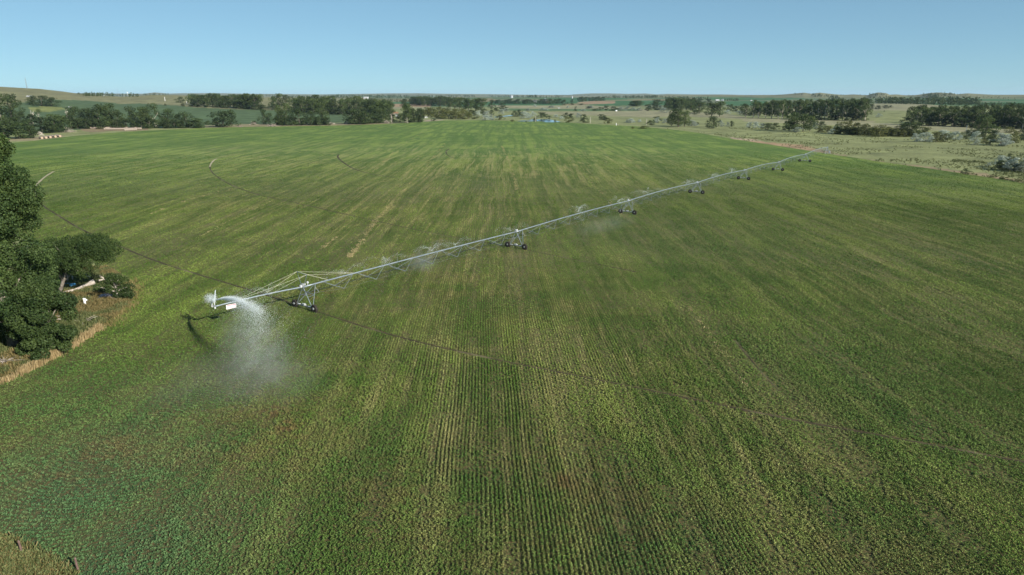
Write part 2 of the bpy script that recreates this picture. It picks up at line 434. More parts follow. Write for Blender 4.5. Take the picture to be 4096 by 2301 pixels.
def m_hills():
    m, nt, b = mat_new('hill_grass'); h = N(nt)
    p = h.vmath('MULTIPLY', h.pos(), (1, 1, 0))
    c = h.attr('tint', 'Color')
    a = h.noise(p, 0.004, 6, 0.65); d = h.noise(p, 0.02, 5, 0.7)
    v = h.rng(a, 0.3, 0.7, 0.7, 1.3, False)
    s = h.vmath('SCALE', c); h.l(v, s.node.inputs['Scale'])
    o = h.mix(h.rng(d, 0.58, 0.68, 0, 0.7), s, (0.045, 0.07, 0.035))
    h.l(o, b.inputs['Base Color']); h.bump(d, 1.0, 8.0, b)
    return m
def m_leaf(name, rgb, rgb2, trans=0.25, hue=0.5):
    m = bpy.data.materials.new(name); m.use_nodes = True; nt = m.node_tree
    for n in list(nt.nodes): nt.nodes.remove(n)
    h = N(nt); out = nt.nodes.new('ShaderNodeOutputMaterial')
    r = h.attr('rnd'); oi = h.n('ObjectInfo').outputs['Random']
    c = h.mix(r, rgb, rgb2)
    k = h.rng(oi, 0, 1, 0.75, 1.25, False)
    s = h.vmath('SCALE', c); h.l(k, s.node.inputs['Scale'])
    c2 = h.mix(h.math('MULTIPLY', h.math('FRACT', h.math('MULTIPLY', oi, 7.3)), hue), s, h.mix(1.0, s, (1.12, 1.0, 0.85), 'MULTIPLY'))
    d = h.n('BsdfPrincipled'); d.inputs['Roughness'].default_value = 0.65; d.inputs['Specular IOR Level'].default_value = 0.25
    h.l(c2, d.inputs['Base Color'])
    t = h.n('BsdfTranslucent'); h.l(c2, t.inputs[0])
    mx = h.n('MixShader'); mx.inputs[0].default_value = trans
    h.l(d.outputs[0], mx.inputs[1]); h.l(t.outputs[0], mx.inputs[2]); h.l(mx.outputs[0], out.inputs[0])
    return m
def m_crop():
    m = bpy.data.materials.new('crop_leaf'); m.use_nodes = True; nt = m.node_tree
    for n in list(nt.nodes): nt.nodes.remove(n)
    h = N(nt); out = nt.nodes.new('ShaderNodeOutputMaterial'); g = crop_colour(h)
    r = h.attr('rnd')
    s = h.vmath('SCALE', g.outputs[0]); h.l(h.rng(r, 0, 1, 0.8, 2.05, False), s.node.inputs['Scale'])
    d = h.n('BsdfPrincipled'); d.inputs['Roughness'].default_value = 0.7; d.inputs['Specular IOR Level'].default_value = 0.08
    h.l(s, d.inputs['Base Color']); t = h.n('BsdfTranslucent'); h.l(s, t.inputs[0])
    mx = h.n('MixShader'); mx.inputs[0].default_value = 0.15
    h.l(d.outputs[0], mx.inputs[1]); h.l(t.outputs[0], mx.inputs[2]); h.l(mx.outputs[0], out.inputs[0])
    return m
def m_rough(name, a, b2, scale=8.0, rough=0.9, metal=0.0, spec=0.3, bump=0.0):
    m, nt, b = mat_new(name); h = N(nt)
    tc = h.n('TexCoord').outputs['Object']
    n = h.noise(tc, scale, 5, 0.65)
    h.l(h.mix(h.rng(n, 0.3, 0.7), a, b2), b.inputs['Base Color'])
    b.inputs['Roughness'].default_value = rough; b.inputs['Metallic'].default_value = metal
    b.inputs['Specular IOR Level'].default_value = spec
    if bump: h.bump(n, bump, 0.03, b)
    return m
M = {}
M['field'] = m_field(); M['ground'] = m_ground(); M['hills'] = m_hills(); M['crop'] = m_crop()
M['cotton'] = m_leaf('cottonwood_leaf', (0.026, 0.050, 0.016), (0.100, 0.140, 0.042))
M['cedar'] = m_leaf('dark_leaf', (0.017, 0.034, 0.012), (0.066, 0.098, 0.030), 0.15)
M['near'] = m_leaf('near_leaf', (0.020, 0.044, 0.012), (0.078, 0.118, 0.032), 0.25, 0.15)
M['silver'] = m_leaf('silver_leaf', (0.20, 0.25, 0.21), (0.42, 0.48, 0.42), 0.15, 0.15)
M['willow'] = m_leaf('willow_leaf', (0.055, 0.070, 0.020), (0.150, 0.165, 0.050), 0.2)
M['grass'] = m_leaf('dry_grass_blade', (0.10, 0.10, 0.035), (0.30, 0.23, 0.10), 0.3, 0.1)
M['weed'] = m_leaf('weed_blade', (0.06, 0.085, 0.028), (0.16, 0.175, 0.07), 0.25, 0.2)
M['straw'] = m_leaf('straw_blade', (0.36, 0.26, 0.12), (0.62, 0.49, 0.27), 0.3, 0.1)
M['dull'] = m_leaf('old_straw', (0.20, 0.17, 0.08), (0.42, 0.36, 0.19), 0.3, 0.1)
M['bark'] = m_rough('bark', (0.10, 0.085, 0.07), (0.26, 0.23, 0.19), 3.0, bump=0.6)
M['palebark'] = m_rough('pale_bark', (0.42, 0.36, 0.29), (0.68, 0.62, 0.55), 2.0, bump=0.4)
M['logbark'] = m_rough('log_bark', (0.26, 0.22, 0.18), (0.46, 0.41, 0.36), 2.0, bump=0.4)
M['steel'] = m_rough('galvanised_steel', (0.17, 0.21, 0.24), (0.27, 0.315, 0.345), 1.5, 0.42, 0.35, 0.5)
M['gun'] = m_rough('grey_painted_metal', (0.36, 0.38, 0.38), (0.52, 0.54, 0.54), 4.0, 0.5)
M['steeldark'] = m_rough('weathered_steel', (0.13, 0.145, 0.15), (0.22, 0.235, 0.24), 3.0, 0.55, 0.35, 0.5)
M['cable'] = m_rough('cable_steel', (0.55, 0.55, 0.42), (0.70, 0.68, 0.55), 3.0, 0.5, 0.1, 0.4)
M['rubber'] = m_rough('tyre_rubber', (0.018, 0.017, 0.016), (0.045, 0.038, 0.03), 9.0, 0.8)
M['rim'] = m_rough('rim_steel', (0.30, 0.33, 0.33), (0.45, 0.48, 0.48), 4.0, 0.5, 0.3, 0.4)
M['rimdark'] = m_rough('muddy_rim', (0.05, 0.06, 0.05), (0.14, 0.13, 0.10), 6.0, 0.7)
M['limewash'] = m_rough('old_white_paint', (0.40, 0.42, 0.43), (0.52, 0.54, 0.54), 0.5)
M['white'] = m_rough('white_paint', (0.70, 0.72, 0.73), (0.84, 0.85, 0.85), 4.0, 0.5)
M['red'] = m_rough('red_paint', (0.50, 0.06, 0.09), (0.62, 0.12, 0.16), 5.0, 0.5)
M['orange'] = m_rough('orange_paint', (0.65, 0.22, 0.03), (0.80, 0.35, 0.06), 3.0, 0.5)
M['blue'] = m_rough('blue_plastic', (0.05, 0.22, 0.40), (0.12, 0.40, 0.60), 3.0, 0.4)
M['tarp'] = m_rough('dark_tarp', (0.04, 0.055, 0.09), (0.16, 0.19, 0.26), 6.0, 0.5, bump=0.8)
M['wood'] = m_rough('weathered_wood', (0.25, 0.21, 0.17), (0.46, 0.41, 0.35), 5.0, bump=0.4)
M['redwood'] = m_rough('fence_wood', (0.09, 0.055, 0.045), (0.18, 0.12, 0.10), 8.0, bump=0.4)
M['hay'] = m_rough('hay', (0.20, 0.165, 0.13), (0.34, 0.285, 0.24), 3.0, bump=0.6)
M['hayend'] = m_rough('hay_end', (0.30, 0.22, 0.15), (0.42, 0.33, 0.24), 5.0, bump=0.6)
M['galv'] = m_rough('bin_steel', (0.26, 0.29, 0.31), (0.36, 0.38, 0.40), 0.6, 0.35, 0.3, 0.5)
M['roofred'] = m_rough('roof_red', (0.32, 0.12, 0.09), (0.42, 0.18, 0.13), 1.0)
M['roofgrey'] = m_rough('roof_grey', (0.34, 0.35, 0.36), (0.44, 0.45, 0.46), 1.0)
M['glass'] = m_rough('dark_glass', (0.03, 0.04, 0.05), (0.05, 0.06, 0.07), 1.0, 0.15, 0, 0.5)
M['rust'] = m_rough('rusty_iron', (0.17, 0.09, 0.055), (0.26, 0.15, 0.09), 4.0, 0.8)
def m_water():
    m, nt, b = mat_new('pond_water'); h = N(nt)
    b.inputs['Base Color'].default_value = (0.03, 0.06, 0.08, 1); b.inputs['Roughness'].default_value = 0.06
    b.inputs['Specular IOR Level'].default_value = 0.5
    h.bump(h.noise(h.pos(), 1.2, 3), 0.25, 0.05, b); return m
M['water'] = m_water()
def m_drop():
    m = bpy.data.materials.new('water_droplet'); m.use_nodes = True; nt = m.node_tree
    for n in list(nt.nodes): nt.nodes.remove(n)
    h = N(nt); out = nt.nodes.new('ShaderNodeOutputMaterial')
    d = h.n('BsdfPrincipled'); d.inputs['Base Color'].default_value = (0.86, 0.91, 0.93, 1); d.inputs['Roughness'].default_value = 0.25
    t = h.n('BsdfTranslucent'); t.inputs[0].default_value = (0.86, 0.91, 0.93, 1)
    mx = h.n('MixShader'); mx.inputs[0].default_value = 0.5
    h.l(d.outputs[0], mx.inputs[1]); h.l(t.outputs[0], mx.inputs[2]); h.l(mx.outputs[0], out.inputs[0]); return m
M['drop'] = m_drop()

# ------------------------------------------------------------------ ground and hills sheets
def build_ground():
    az = np.concatenate([np.arange(-180, -60, 4.0), np.arange(-60, -40, 0.5), np.arange(-40, 40, 0.12), np.arange(40, 60, 0.5), np.arange(60, 180.01, 4.0)])
    r = np.concatenate([[2.0], 8 * 1.017 ** np.arange(0, 484)])
    r = r[r < 28000]
    A, Rr = np.meshgrid(np.radians(az), r)
    X = (Rr * np.sin(A)); Y = (Rr * np.cos(A)); Z = height(X, Y)
    nr, na = X.shape
    x = X.ravel(); y = Y.ravel()
    rr = np.hypot(x, y)
    T = np.tile(np.array(C_PAST), (len(x), 1))
    azd = np.degrees(np.arctan2(x, y))
    leftw = sstep(0, 1, np.clip((-11 - azd) / 3, 0, 1)) * sstep(900, 1300, rr)
    T = T * (1 - leftw[:, None]) + np.array((0.175, 0.17, 0.085)) * leftw[:, None]
    # far patchwork of crops and pasture
    pw = sstep(1500, 2200, rr)[:, None]
    ca, sa = math.cos(0.3), math.sin(0.3)
    u, v = (x * ca + y * sa), (-x * sa + y * ca)
    hsh = hash2(np.floor(u / 620), np.floor(v / 900), 3)
    pal = np.where((hsh < 0.4)[:, None], np.array(C_GREEN), np.where((hsh < 0.75)[:, None], np.array((0.12, 0.14, 0.07)), np.array(C_TAN)))
    T = np.where((azd > -12)[:, None] & (rr > 1500)[:, None], T * (1 - pw) + pal * pw, T)
    hill = sstep(16, 26, Z.ravel()) * sstep(2600, 3600, rr)
    T = T * (1 - hill[:, None]) + np.array((0.155, 0.155, 0.085)) * hill[:, None]
    jx = x + (vnoise(x / 6, y / 6, 70) - 0.5) * np.minimum(6, rr * 0.02); jy = y + (vnoise(x / 6, y / 6, 71) - 0.5) * np.minimum(6, rr * 0.02)
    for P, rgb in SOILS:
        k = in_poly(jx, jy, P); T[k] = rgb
    V = np.c_[x, y, Z.ravel()]
    idx = np.arange(nr * na).reshape(nr, na)
    F = np.stack([idx[:-1, :-1], idx[:-1, 1:], idx[1:, 1:], idx[1:, :-1]], -1)
    F = F[..., ::-1]
    split = int(np.argmax(r > 3200))
    def sub(Fs, name, mat):
        Fs = Fs.reshape(-1, 4); u_, inv = np.unique(Fs, return_inverse=True)
        me = np_mesh(name, V[u_], inv.reshape(-1, 4), mat, {'tint': T[u_]}, True)
        return tag(link(name, me), kind='structure')
    sub(F[:split], 'ground', M['ground']); sub(F[split:], 'hills', M['hills'])
build_ground()

def sheet(name, pts, z, mat):
    me = bpy.data.meshes.new(name)
    me.from_pydata([(p[0], p[1], z) for p in pts], [], [list(range(len(pts)))])
    me.materials.append(mat); me.update()
    if me.polygons[0].normal.z < 0: me.flip_normals()
    return tag(link(name, me), kind='structure')
# rough up the outline with small steps
def roughen(P, step, amp, closed=True, seed=1):
    out = []; n = len(P)
    for i in range(n if closed else n - 1):
        a = np.array(P[i]); b = np.array(P[(i + 1) % n]); L = np.linalg.norm(b - a)
        k = max(1, int(L / step)); d = (b - a) / (L + 1e-9); nrm = np.array([-d[1], d[0]])
        for j in range(k):
            q = a + (b - a) * j / k
            w = 0 if j == 0 else (vnoise(q[0] / 3, q[1] / 3, seed) - 0.5) * 2 * amp
            out.append(q + nrm * w)
    return np.array(out)
sheet('crop_field', roughen(FIELD, 2.5, 0.5), 0.03, M['field'])
# wheel ruts pressed into the crop by the towers
def m_rut():
    m, nt, b = mat_new('rut_soil'); h = N(nt); p = h.pos()
    n = h.noise(p, 1.6, 4, 0.7)
    h.l(h.mix(h.rng(h.noise(p, 0.09, 3, 0.6), 0.5, 0.7), h.mix(n, (0.022, 0.018, 0.010), (0.075, 0.058, 0.032)), h.mix(n, (0.10, 0.085, 0.045), (0.20, 0.17, 0.10))), b.inputs['Base Color'])
    h.bump(n, 0.8, 0.15, b); return m
M['rut'] = m_rut()
def smooth_line(P, n=8):
    P = np.array(P, float); out = []
    for i in range(len(P) - 1):
        p0, p1, p2, p3 = P[max(i - 1, 0)], P[i], P[i + 1], P[min(i + 2, len(P) - 1)]
        for t in np.linspace(0, 1, n, endpoint=False):
            out.append(0.5 * ((2 * p1) + (-p0 + p2) * t + (2 * p0 - 5 * p1 + 4 * p2 - p3) * t * t + (-p0 + 3 * p1 - 3 * p2 + p3) * t ** 3))
    out.append(P[-1]); return np.array(out)
RUTS = []
M['palerut'] = m_rough('pale_rut_soil', (0.26, 0.22, 0.14), (0.40, 0.35, 0.24), 0.5)
def rut(pts, w0, w1=None, mt='rut'):
    P = smooth_line([at(*big(*p), 0)[:2] for p in pts]); w1 = w1 or w0
    RUTS.append(P)
    d = np.gradient(P, axis=0); d /= np.linalg.norm(d, axis=1)[:, None]; nn = np.c_[-d[:, 1], d[:, 0]]
    jit = 0.6 + 0.8 * np.array([vnoise(p[0] * 0.7, p[1] * 0.7, 4) for p in P])
    ww = np.linspace(w0, w1, len(P)) * jit
    A = P + nn * ww[:, None] / 2; B = P - nn * ww[:, None] / 2
    V = np.vstack([np.c_[A, np.full(len(A), 0.045)], np.c_[B, np.full(len(B), 0.045)]]); n = len(P)
    F = [(i, i + n, i + n + 1, i + 1) for i in range(n - 1)]
    me = np_mesh('wheel_track', V, np.array(F), M[mt]); 
    if me.polygons[0].normal.z < 0: me.flip_normals()
    tag(link('wheel_track', me), kind='structure')
rut([(788, 782), (1000, 848), (1250, 906), (1500, 956), (1750, 1007), (2000, 1058), (2300, 1112), (2600, 1168), (2800, 1200)], 0.28, 0.34)
rut([(738, 765), (600, 722), (400, 660), (270, 607), (200, 575), (150, 545), (105, 515), (87, 485), (88, 474)], 0.3, 0.5)
rut([(88, 474), (95, 462), (115, 444), (135, 432)], 0.5, 0.8, 'palerut')
rut([(1318, 628), (1450, 655), (1600, 685)], 0.3, 0.25)
rut([(1270, 620), (1100, 590), (880, 542), (740, 510), (650, 490), (580, 465), (540, 440), (530, 428), (528, 420)], 0.2, 0.55)
rut([(528, 420), (531, 412), (538, 404), (545, 400)], 0.6, 0.9, 'palerut')
rut([(1000, 449), (930, 437), (890, 425), (862, 408), (850, 396), (852, 389)], 0.4, 1.0)
rut([(1148, 401), (1128, 392), (1122, 382), (1130, 375)], 0.4, 0.8)
rut([(1850, 858), (1905, 925), (1960, 985)], 0.16, 0.12)

# pond and slough water
def pond(view, pts, name='pond'):
    P = [at(*view(*p))[:2] for p in pts]
    zz = max(float(height(*p)) for p in P)
    sheet(name, roughen(P, 4, 0.8, seed=8), zz + 0.12, M['water'])
pond(R3, [(1175, 368), (1220, 360), (1290, 356), (1330, 344), (1380, 350), (1430, 346), (1500, 347), (1560, 360), (1620, 372), (1560, 377), (1480, 377), (1400, 366), (1300, 370)])
pond(R3, [(938, 324), (1000, 318), (1060, 308), (1130, 304), (1142, 311), (1090, 316), (1040, 324), (970, 329)])

# ------------------------------------------------------------------ crop plants on the near field
def leaves(C, size, rng, flat=0.5, n_per=1, asp=0.55, spread=None, up=0.0):
    """quads at centres C (n,3) with size (n,), random facing"""
    n = len(C)
    nrm = rng.normal(size=(n, 3)); nrm[:, 2] = np.abs(nrm[:, 2]) + flat
    nrm /= np.linalg.norm(nrm, axis=1)[:, None]
    a = np.cross(nrm, rng.normal(size=(n, 3))); a /= np.linalg.norm(a, axis=1)[:, None] + 1e-9
    b = np.cross(nrm, a)
    s = (np.asarray(size) / 2)[:, None]
    V = np.stack([C - a * s, C - b * s * asp, C + a * s, C + b * s * asp], 1).reshape(-1, 3)
    F = np.arange(n * 4).reshape(n, 4)
    return V, F
def scatter_crop():
    rng = np.random.default_rng(5)
    ca, sa = math.cos(ROW_AZ), math.sin(ROW_AZ)
    VS, RS = [], []
    # y from, y to, fade-in length, fade-out length, row and plant spacing, leaves, leaf size, height, flatness
    tiers = [(34, 86, 0, 24, 0.34, 0.11, 9, 0.115, 0.14, 0.35), (62, 134, 24, 26, 0.34, 0.20, 7, 0.145, 0.08, 1.0), (108, 225, 26, 40, 0.51, 0.33, 7, 0.20, 0.035, 1.8), (185, 400, 40, 120, 0.85, 0.9, 4, 0.32, 0.03, 1.8)]
    for (y0, y1, fi, fo, rs, ps, nl, ls, ht, fl) in tiers:
        hw = y1 * 0.88
        # rows in the rotated frame
        U = np.arange(-int((hw + 10) / rs), int((hw + 10) / rs)) * rs
        Vv = np.arange(y0 - 3, y1 + 3, ps)
        u, v = np.meshgrid(U, Vv); u = u.ravel(); v = v.ravel()
        v = v + rng.uniform(-.5, .5, len(v)) * ps
        wob = (vnoise(v / 9 + 3, u / 30, 6) - 0.5) * 0.35
        u = u + rng.normal(0, 1, len(u)) * rs * (0.07 + 0.38 * sstep(0.42, 0.62, fbm(u / 14, v / 30, 47, 3))) + wob
        x = u * ca - v * sa; y = u * sa + v * ca
        k = (y > y0) & (y < y1) & (np.abs(x) < y * 0.82 + 12)
        x, y = x[k], y[k]
        # headland: rows swing round in arcs at the left end of the field
        hc = at(553, 1729, 0)[:2]
        dh = np.hypot(x - hc[0], y - hc[1]); zone = (dh < 27) & (x < hc[0] + 7 + 4 * vnoise(y / 5, y * 0, 3))
        x, y = x[~zone], y[~zone]
        if y0 < 90:
            PR = np.concatenate([np.c_[np.full(int(2 * math.pi * q / ps), q), rng.random(int(2 * math.pi * q / ps)) * 2 * np.pi] for q in np.arange(0.5, 27, 0.46)])
            px2 = hc[0] + (PR[:, 0] + rng.normal(0, 1, len(PR)) * (0.025 + 0.16 * (PR[:, 0] < 12) + 0.09 * vnoise(PR[:, 1] * 9, PR[:, 0] / 3, 7))) * np.cos(PR[:, 1]); py2 = hc[1] + (PR[:, 0] + rng.normal(0, 0.03, len(PR))) * np.sin(PR[:, 1])
            kz = (px2 < hc[0] + 7 + 4 * vnoise(py2 / 5, py2 * 0, 3)) & (py2 > y0) & (py2 < y1) & (np.abs(px2) < py2 * 0.80 + 6)
            x = np.r_[x, px2[kz]]; y = np.r_[y, py2[kz]]
        # thin stand where the crop is poor
        lane = fbm((x * ca + y * sa) / 1.6, (y * ca - x * sa) / 34, 40, 3)
        patch = fbm(x / 9, y / 9, 41, 3)
        vigor = np.clip(1.55 - 1.1 * (lane > 0.56) * (patch > 0.40) - 0.9 * (patch > 0.66) + (patch - 0.5) * 0.8, 0.38, 1)
        left = sstep(-18, -30, x) * (y < 80)
        vigor = np.maximum(vigor, left)
        vigor = vigor * (1 - sstep(y1 - fo, y1, y)) * (sstep(y0, y0 + fi, y) if fi else 1.0)
        k = (rng.random(len(x)) < vigor) & in_poly(x, y, FIELD)
        for Rt in RUTS:
            Q = Rt[np.abs(Rt[:, 1] - (y0 + y1) / 2) < (y1 - y0) / 2 + 12]
            if len(Q) < 2: continue
            for i in range(len(Q) - 1):
                a, b = Q[i], Q[i + 1]; m = (np.abs(x - (a[0] + b[0]) / 2) < 12) & (np.abs(y - (a[1] + b[1]) / 2) < 12) & k
                if not m.any(): continue
                d = b - a; L2 = d @ d + 1e-9; w = np.c_[x[m] - a[0], y[m] - a[1]]
                t = np.clip((w @ d) / L2, 0, 1); dd = np.linalg.norm(w - t[:, None] * d, axis=1)
                mi = np.flatnonzero(m); k[mi[dd < max(0.32, 0.0024 * y0)]] = False
        x, y = x[k], y[k]
        vig = 0.65 + 0.7 * fbm(x / 3.0, y / 3.0, 44, 3)
        n = len(x)
        X = np.repeat(x, nl); Y = np.repeat(y, nl); G = np.repeat(vig, nl)
        hh = rng.uniform(0.35, 1.0, n * nl) * ht * G + 0.05
        sp = ls * 0.85
        C = np.c_[X + rng.normal(0, sp * .42, n * nl), Y + rng.normal(0, sp * .8, n * nl), hh]
        V, F = leaves(C, ls * rng.uniform(0.6, 1.2, n * nl) * (0.7 + 0.4 * G), rng, fl, asp=0.6)
        rr = np.clip(rng.normal(0.45, 0.22, n * nl) + ((hh - 0.05) / ht - 0.6) * 0.35, 0, 1)
        VS.append(V); RS.append(np.repeat(rr, 4))
    V = np.vstack(VS); F = np.arange(len(V)).reshape(-1, 4)
    print('crop quads', len(F))
    me = np_mesh('crop_plants', V, F, M['crop'], {'rnd': np.concatenate(RS)})
    tag(link('crop_plants', me), 'low leafy green crop growing in rows across the irrigated field', 'crop', kind='stuff')
scatter_crop()
#==PART2==
# ------------------------------------------------------------------ irrigation machine
TW_PX = [((1182, 1228), (1258, 1252)), ((2031.8, 988.5), (2097.8, 1000)), ((2482.6, 853), (2537, 860)), ((2762, 772), (2808.7, 777.6)),
         ((2953.5, 717.6), (2994, 721)), ((3093, 682), (3128.8, 685)), ((3202.7, 646), (3234.8, 650))]
PH = 3.45
TW = [((at(*a, 0) + at(*b, 0)) / 2)[:2] for a, b in TW_PX]
PIV = at(3307, 613, 0)[:2] * 0.985
BOOM = at(859, 1225, 3.4)[:2]
machine = empty('centre_pivot_irrigator', (PIV[0], PIV[1], 0))
tag(machine, 'long galvanised centre pivot sprinkler line crossing the green field on wheeled towers', 'irrigation machine')
inv = np.array([PIV[0], PIV[1], 0.0])
def v3(p, z=0.0): return np.array([p[0], p[1], z]) - inv
def unit(v): v = np.asarray(v, float); return v / np.linalg.norm(v)
JN = [v3(p, PH) for p in TW] + [v3(PIV, PH)]
def wheel_mesh(rimmat):
    # origin at the hub, axle along x
    t = MB(); R, W = 0.60, 0.17
    t.lathe((0, 0, 0), [(0.36, -W), (0.48, -W * 1.05), (0.57, -W * 0.9), (R, -W * 0.45), (R, W * 0.45), (0.57, W * 0.9), (0.48, W * 1.05), (0.36, W)], (1, 0, 0), 22)
    for i in range(18):
        a = i * 2 * math.pi / 18
        for sd in (-1, 1):
            c = np.array([sd * W * 0.48, math.cos(a + sd * 0.08) * R, math.sin(a + sd * 0.08) * R])
            Rm = Matrix.Rotation(a, 3, 'X') @ Matrix.Rotation(0.45 * sd, 3, 'Y') if False else Matrix.Rotation(a, 3, 'X')
            t.box(c, (W * 0.95, 0.07, 0.075), np.array(Rm))
    r = MB()
    r.lathe((0, 0, 0), [(0.37, -0.10), (0.35, -0.11), (0.30, -0.05), (0.12, -0.02), (0.11, -0.09), (0.11, 0.09), (0.12, 0.02), (0.30, 0.05), (0.35, 0.11), (0.37, 0.10)], (1, 0, 0), 20)
    return t.mesh('tyre', M['rubber'], False), r.mesh('rim', rimmat, False)
TYRE, RIM_DARK = wheel_mesh(M['rimdark']); _, RIM_PALE = wheel_mesh(M['rim'])
for i in range(7):
    base = v3(TW[i]); a_in = unit(JN[i + 1] * [1, 1, 0] - JN[i] * [1, 1, 0])      # along the line towards the centre
    side = np.array([a_in[1], -a_in[0], 0]); side = side if side[1] < 0 else -side    # towards the camera
    rz = math.atan2(a_in[1], a_in[0])
    hw = np.linalg.norm(at(*TW_PX[i][0], 0) - at(*TW_PX[i][1], 0)) / 2 * 0.97
    hw = min(hw, 2.3)
    b = MB()
    top = base + [0, 0, PH - 0.1]; top2 = base + a_in * 2.1 + [0, 0, PH - 0.12 + 0.1]
    for sd in (-1, 1):
        foot = base + side * sd * (hw - 0.55) + [0, 0, 0.78]
        b.tube([top + side * sd * .12, foot], 0.055, 6)
        b.tube([top2 + side * sd * .1, foot + a_in * 0.25], 0.04, 6)
        m1 = (top + foot) / 2; m2 = (top2 + foot + a_in * .25) / 2
        b.tube([m1, m2], 0.025, 5)
    b.tube([top, top2], 0.06, 6)
    tw = b.build('drive_tower', M['steel'], machine)
    beam = MB(); bc = base + [0, 0, 0.62]
    ang = math.atan2(side[1], side[0]); Rm = np.array(Matrix.Rotation(ang, 3, 'Z'))
    beam.box(bc, ((hw - 0.25) * 2, 0.16, 0.2), Rm, 0)
    for q in (-0.55, 0.55): beam.box(bc + side * q * hw + [0, 0, 0.11], (0.5, 0.17, 0.06), Rm, 1)
    for sd in (-1, 1):
        beam.lathe(bc + side * sd * hw - a_in * 0.02, [(0.0, -0.3), (0.16, -0.3), (0.2, -0.12), (0.2, 0.08), (0.1, 0.22), (0, 0.24)], a_in, 10, 0)
    beam.build('base_beam', [M['steeldark'], M['white']], tw)
    mot = MB(); mot.box(bc + [0, 0, 0.2], (0.34, 0.3, 0.3), Rm); mot.lathe(bc + [0, 0, 0.2], [(0.12, -0.42), (0.14, -0.4), (0.14, -0.1), (0.1, 0.2), (0.1, 0.34)], side, 12)
    mot.build('drive_motor', M['gun'], tw)
    for sd in (-1, 1):
        w = link('wheel', TYRE, tw); w.location = Vector(base + side * sd * hw + [0, 0, 0.56]); w.rotation_euler = (0.4 * sd, 0, rz)
        rm = link('rim', RIM_PALE if i == 4 else RIM_DARK, tw); rm.location = w.location; rm.rotation_euler = w.rotation_euler
    cb = MB()
    cb.box(base + [0, 0, PH + 0.28], (0.42, 0.3, 0.4), Rm); cb.lathe(base + a_in * 0.35 + [0, 0, PH + 0.2], [(0.1, 0), (0.12, 0.04), (0.12, 0.26), (0.05, 0.3)], (0, 0, 1), 10)
    if i == 0:
        cb.lathe(base + a_in * 0.85 + [0, 0, PH + 0.15], [(0.05, 0), (0.05, 0.2), (0.16, 0.24), (0.17, 0.4), (0.08, 0.5)], (0, 0, 1), 12)
        cb.box(base - a_in * 0.35 + [0, 0, PH + 0.2], (0.3, 0.28, 0.34), Rm)
    cb.build('control_box', M['gun'], machine)

def span_curve(A, B, arch, n=25):
    t = np.linspace(0, 1, n); P = A + (B - A) * t[:, None]; P[:, 2] += arch * 4 * t * (1 - t); return P
def build_span(A, B, arch, npan, pipe_r, first=False):
    P = span_curve(A, B, arch)
    m = MB(); m.tube(P, pipe_r, 10)
    for t in np.linspace(0, 1, 8)[1:-1]:
        c = A + (B - A) * t + [0, 0, arch * 4 * t * (1 - t)]; m.lathe(c, [(pipe_r, -0.04), (pipe_r * 1.5, -0.04), (pipe_r * 1.5, 0.04), (pipe_r, 0.04)], unit(B - A), 10)
    m.build('span_pipe', M['steel'], machine, True)
    d = unit((B - A) * [1, 1, 0]); side = np.array([-d[1], d[0], 0]); L = np.linalg.norm(B - A)
    tr = MB(); tips = {-1: [], 1: []}
    half = L / (npan + 1) / 2
    for k in range(npan):
        t = (k + 1) / (npan + 1); c = A + (B - A) * t + [0, 0, arch * 4 * t * (1 - t)]
        for s in (-1, 1):
            tip = c + side * s * 1.15 - [0, 0, 1.5]; tips[s].append(tip)
            for q in (-1, 1):
                tt = t + q * half * 0.85 / L; cc = A + (B - A) * tt + [0, 0, arch * 4 * tt * (1 - tt) - pipe_r]
                tr.tube([cc, tip], 0.025, 5)
        tr.tube([tips[-1][-1], tips[1][-1]], 0.018, 5)
    tr.build('truss', M['steel'], machine)
    rd = MB()
    for s in (-1, 1):
        a0 = A + d * 1.9 + side * s * 0.12 - [0, 0, 0.2]; b0 = B - d * 1.9 + side * s * .12 - [0, 0, 0.2]
        a1 = A + d * 2.2 + side * s * 0.7 - [0, 0, 1.15]; b1 = B - d * 2.2 + side * s * .7 - [0, 0, 1.15]
        line = [a1] + tips[s] + [b1]
        for i in range(len(line) - 1): rd.tube([line[i], line[i + 1]], 0.009, 4)
        rd.tube([a0, a1], 0.03, 5); rd.tube([b0, b1], 0.03, 5); rd.tube([a1, A - [0, 0, 1.3]], 0.022, 5); rd.tube([b1, B - [0, 0, 1.3]], 0.022, 5)
    rd.build('truss_rod', M['steeldark'], machine)
    for k in range(int(L / 7.2)):
        sp = MB()
        t = (k + .6) / (L / 7.2); c = A + (B - A) * t + [0, 0, arch * 4 * t * (1 - t) + pipe_r]
        sp.tube([c, c + [0, 0, 0.3]], 0.018, 5); sp.lathe(c + [0, 0, 0.3], [(0.03, 0), (0.05, 0.03), (0.05, 0.1), (0.02, 0.14)], (0, 0, 1), 6)
        sp.build('sprinkler', M['steel'], machine)
ARCH = [0.1, 0.25, 0.4, 0.45, 0.5, 0.6, 0.7]
for i in range(7):
    build_span(JN[i], JN[i + 1], ARCH[i], 7, 0.108)
# overhang boom beyond the last tower
bt = v3(BOOM, PH - 0.1)
m = MB(); m.tube(span_curve(JN[0], bt, 0.12), np.linspace(0.105, 0.095, 25), 10)
m.build('overhang_pipe', M['steel'], machine, True)
bd = unit((bt - JN[0]) * [1, 1, 0]); bs = np.array([bd[1], -bd[0], 0]); bs = bs if bs[1] < 0 else -bs
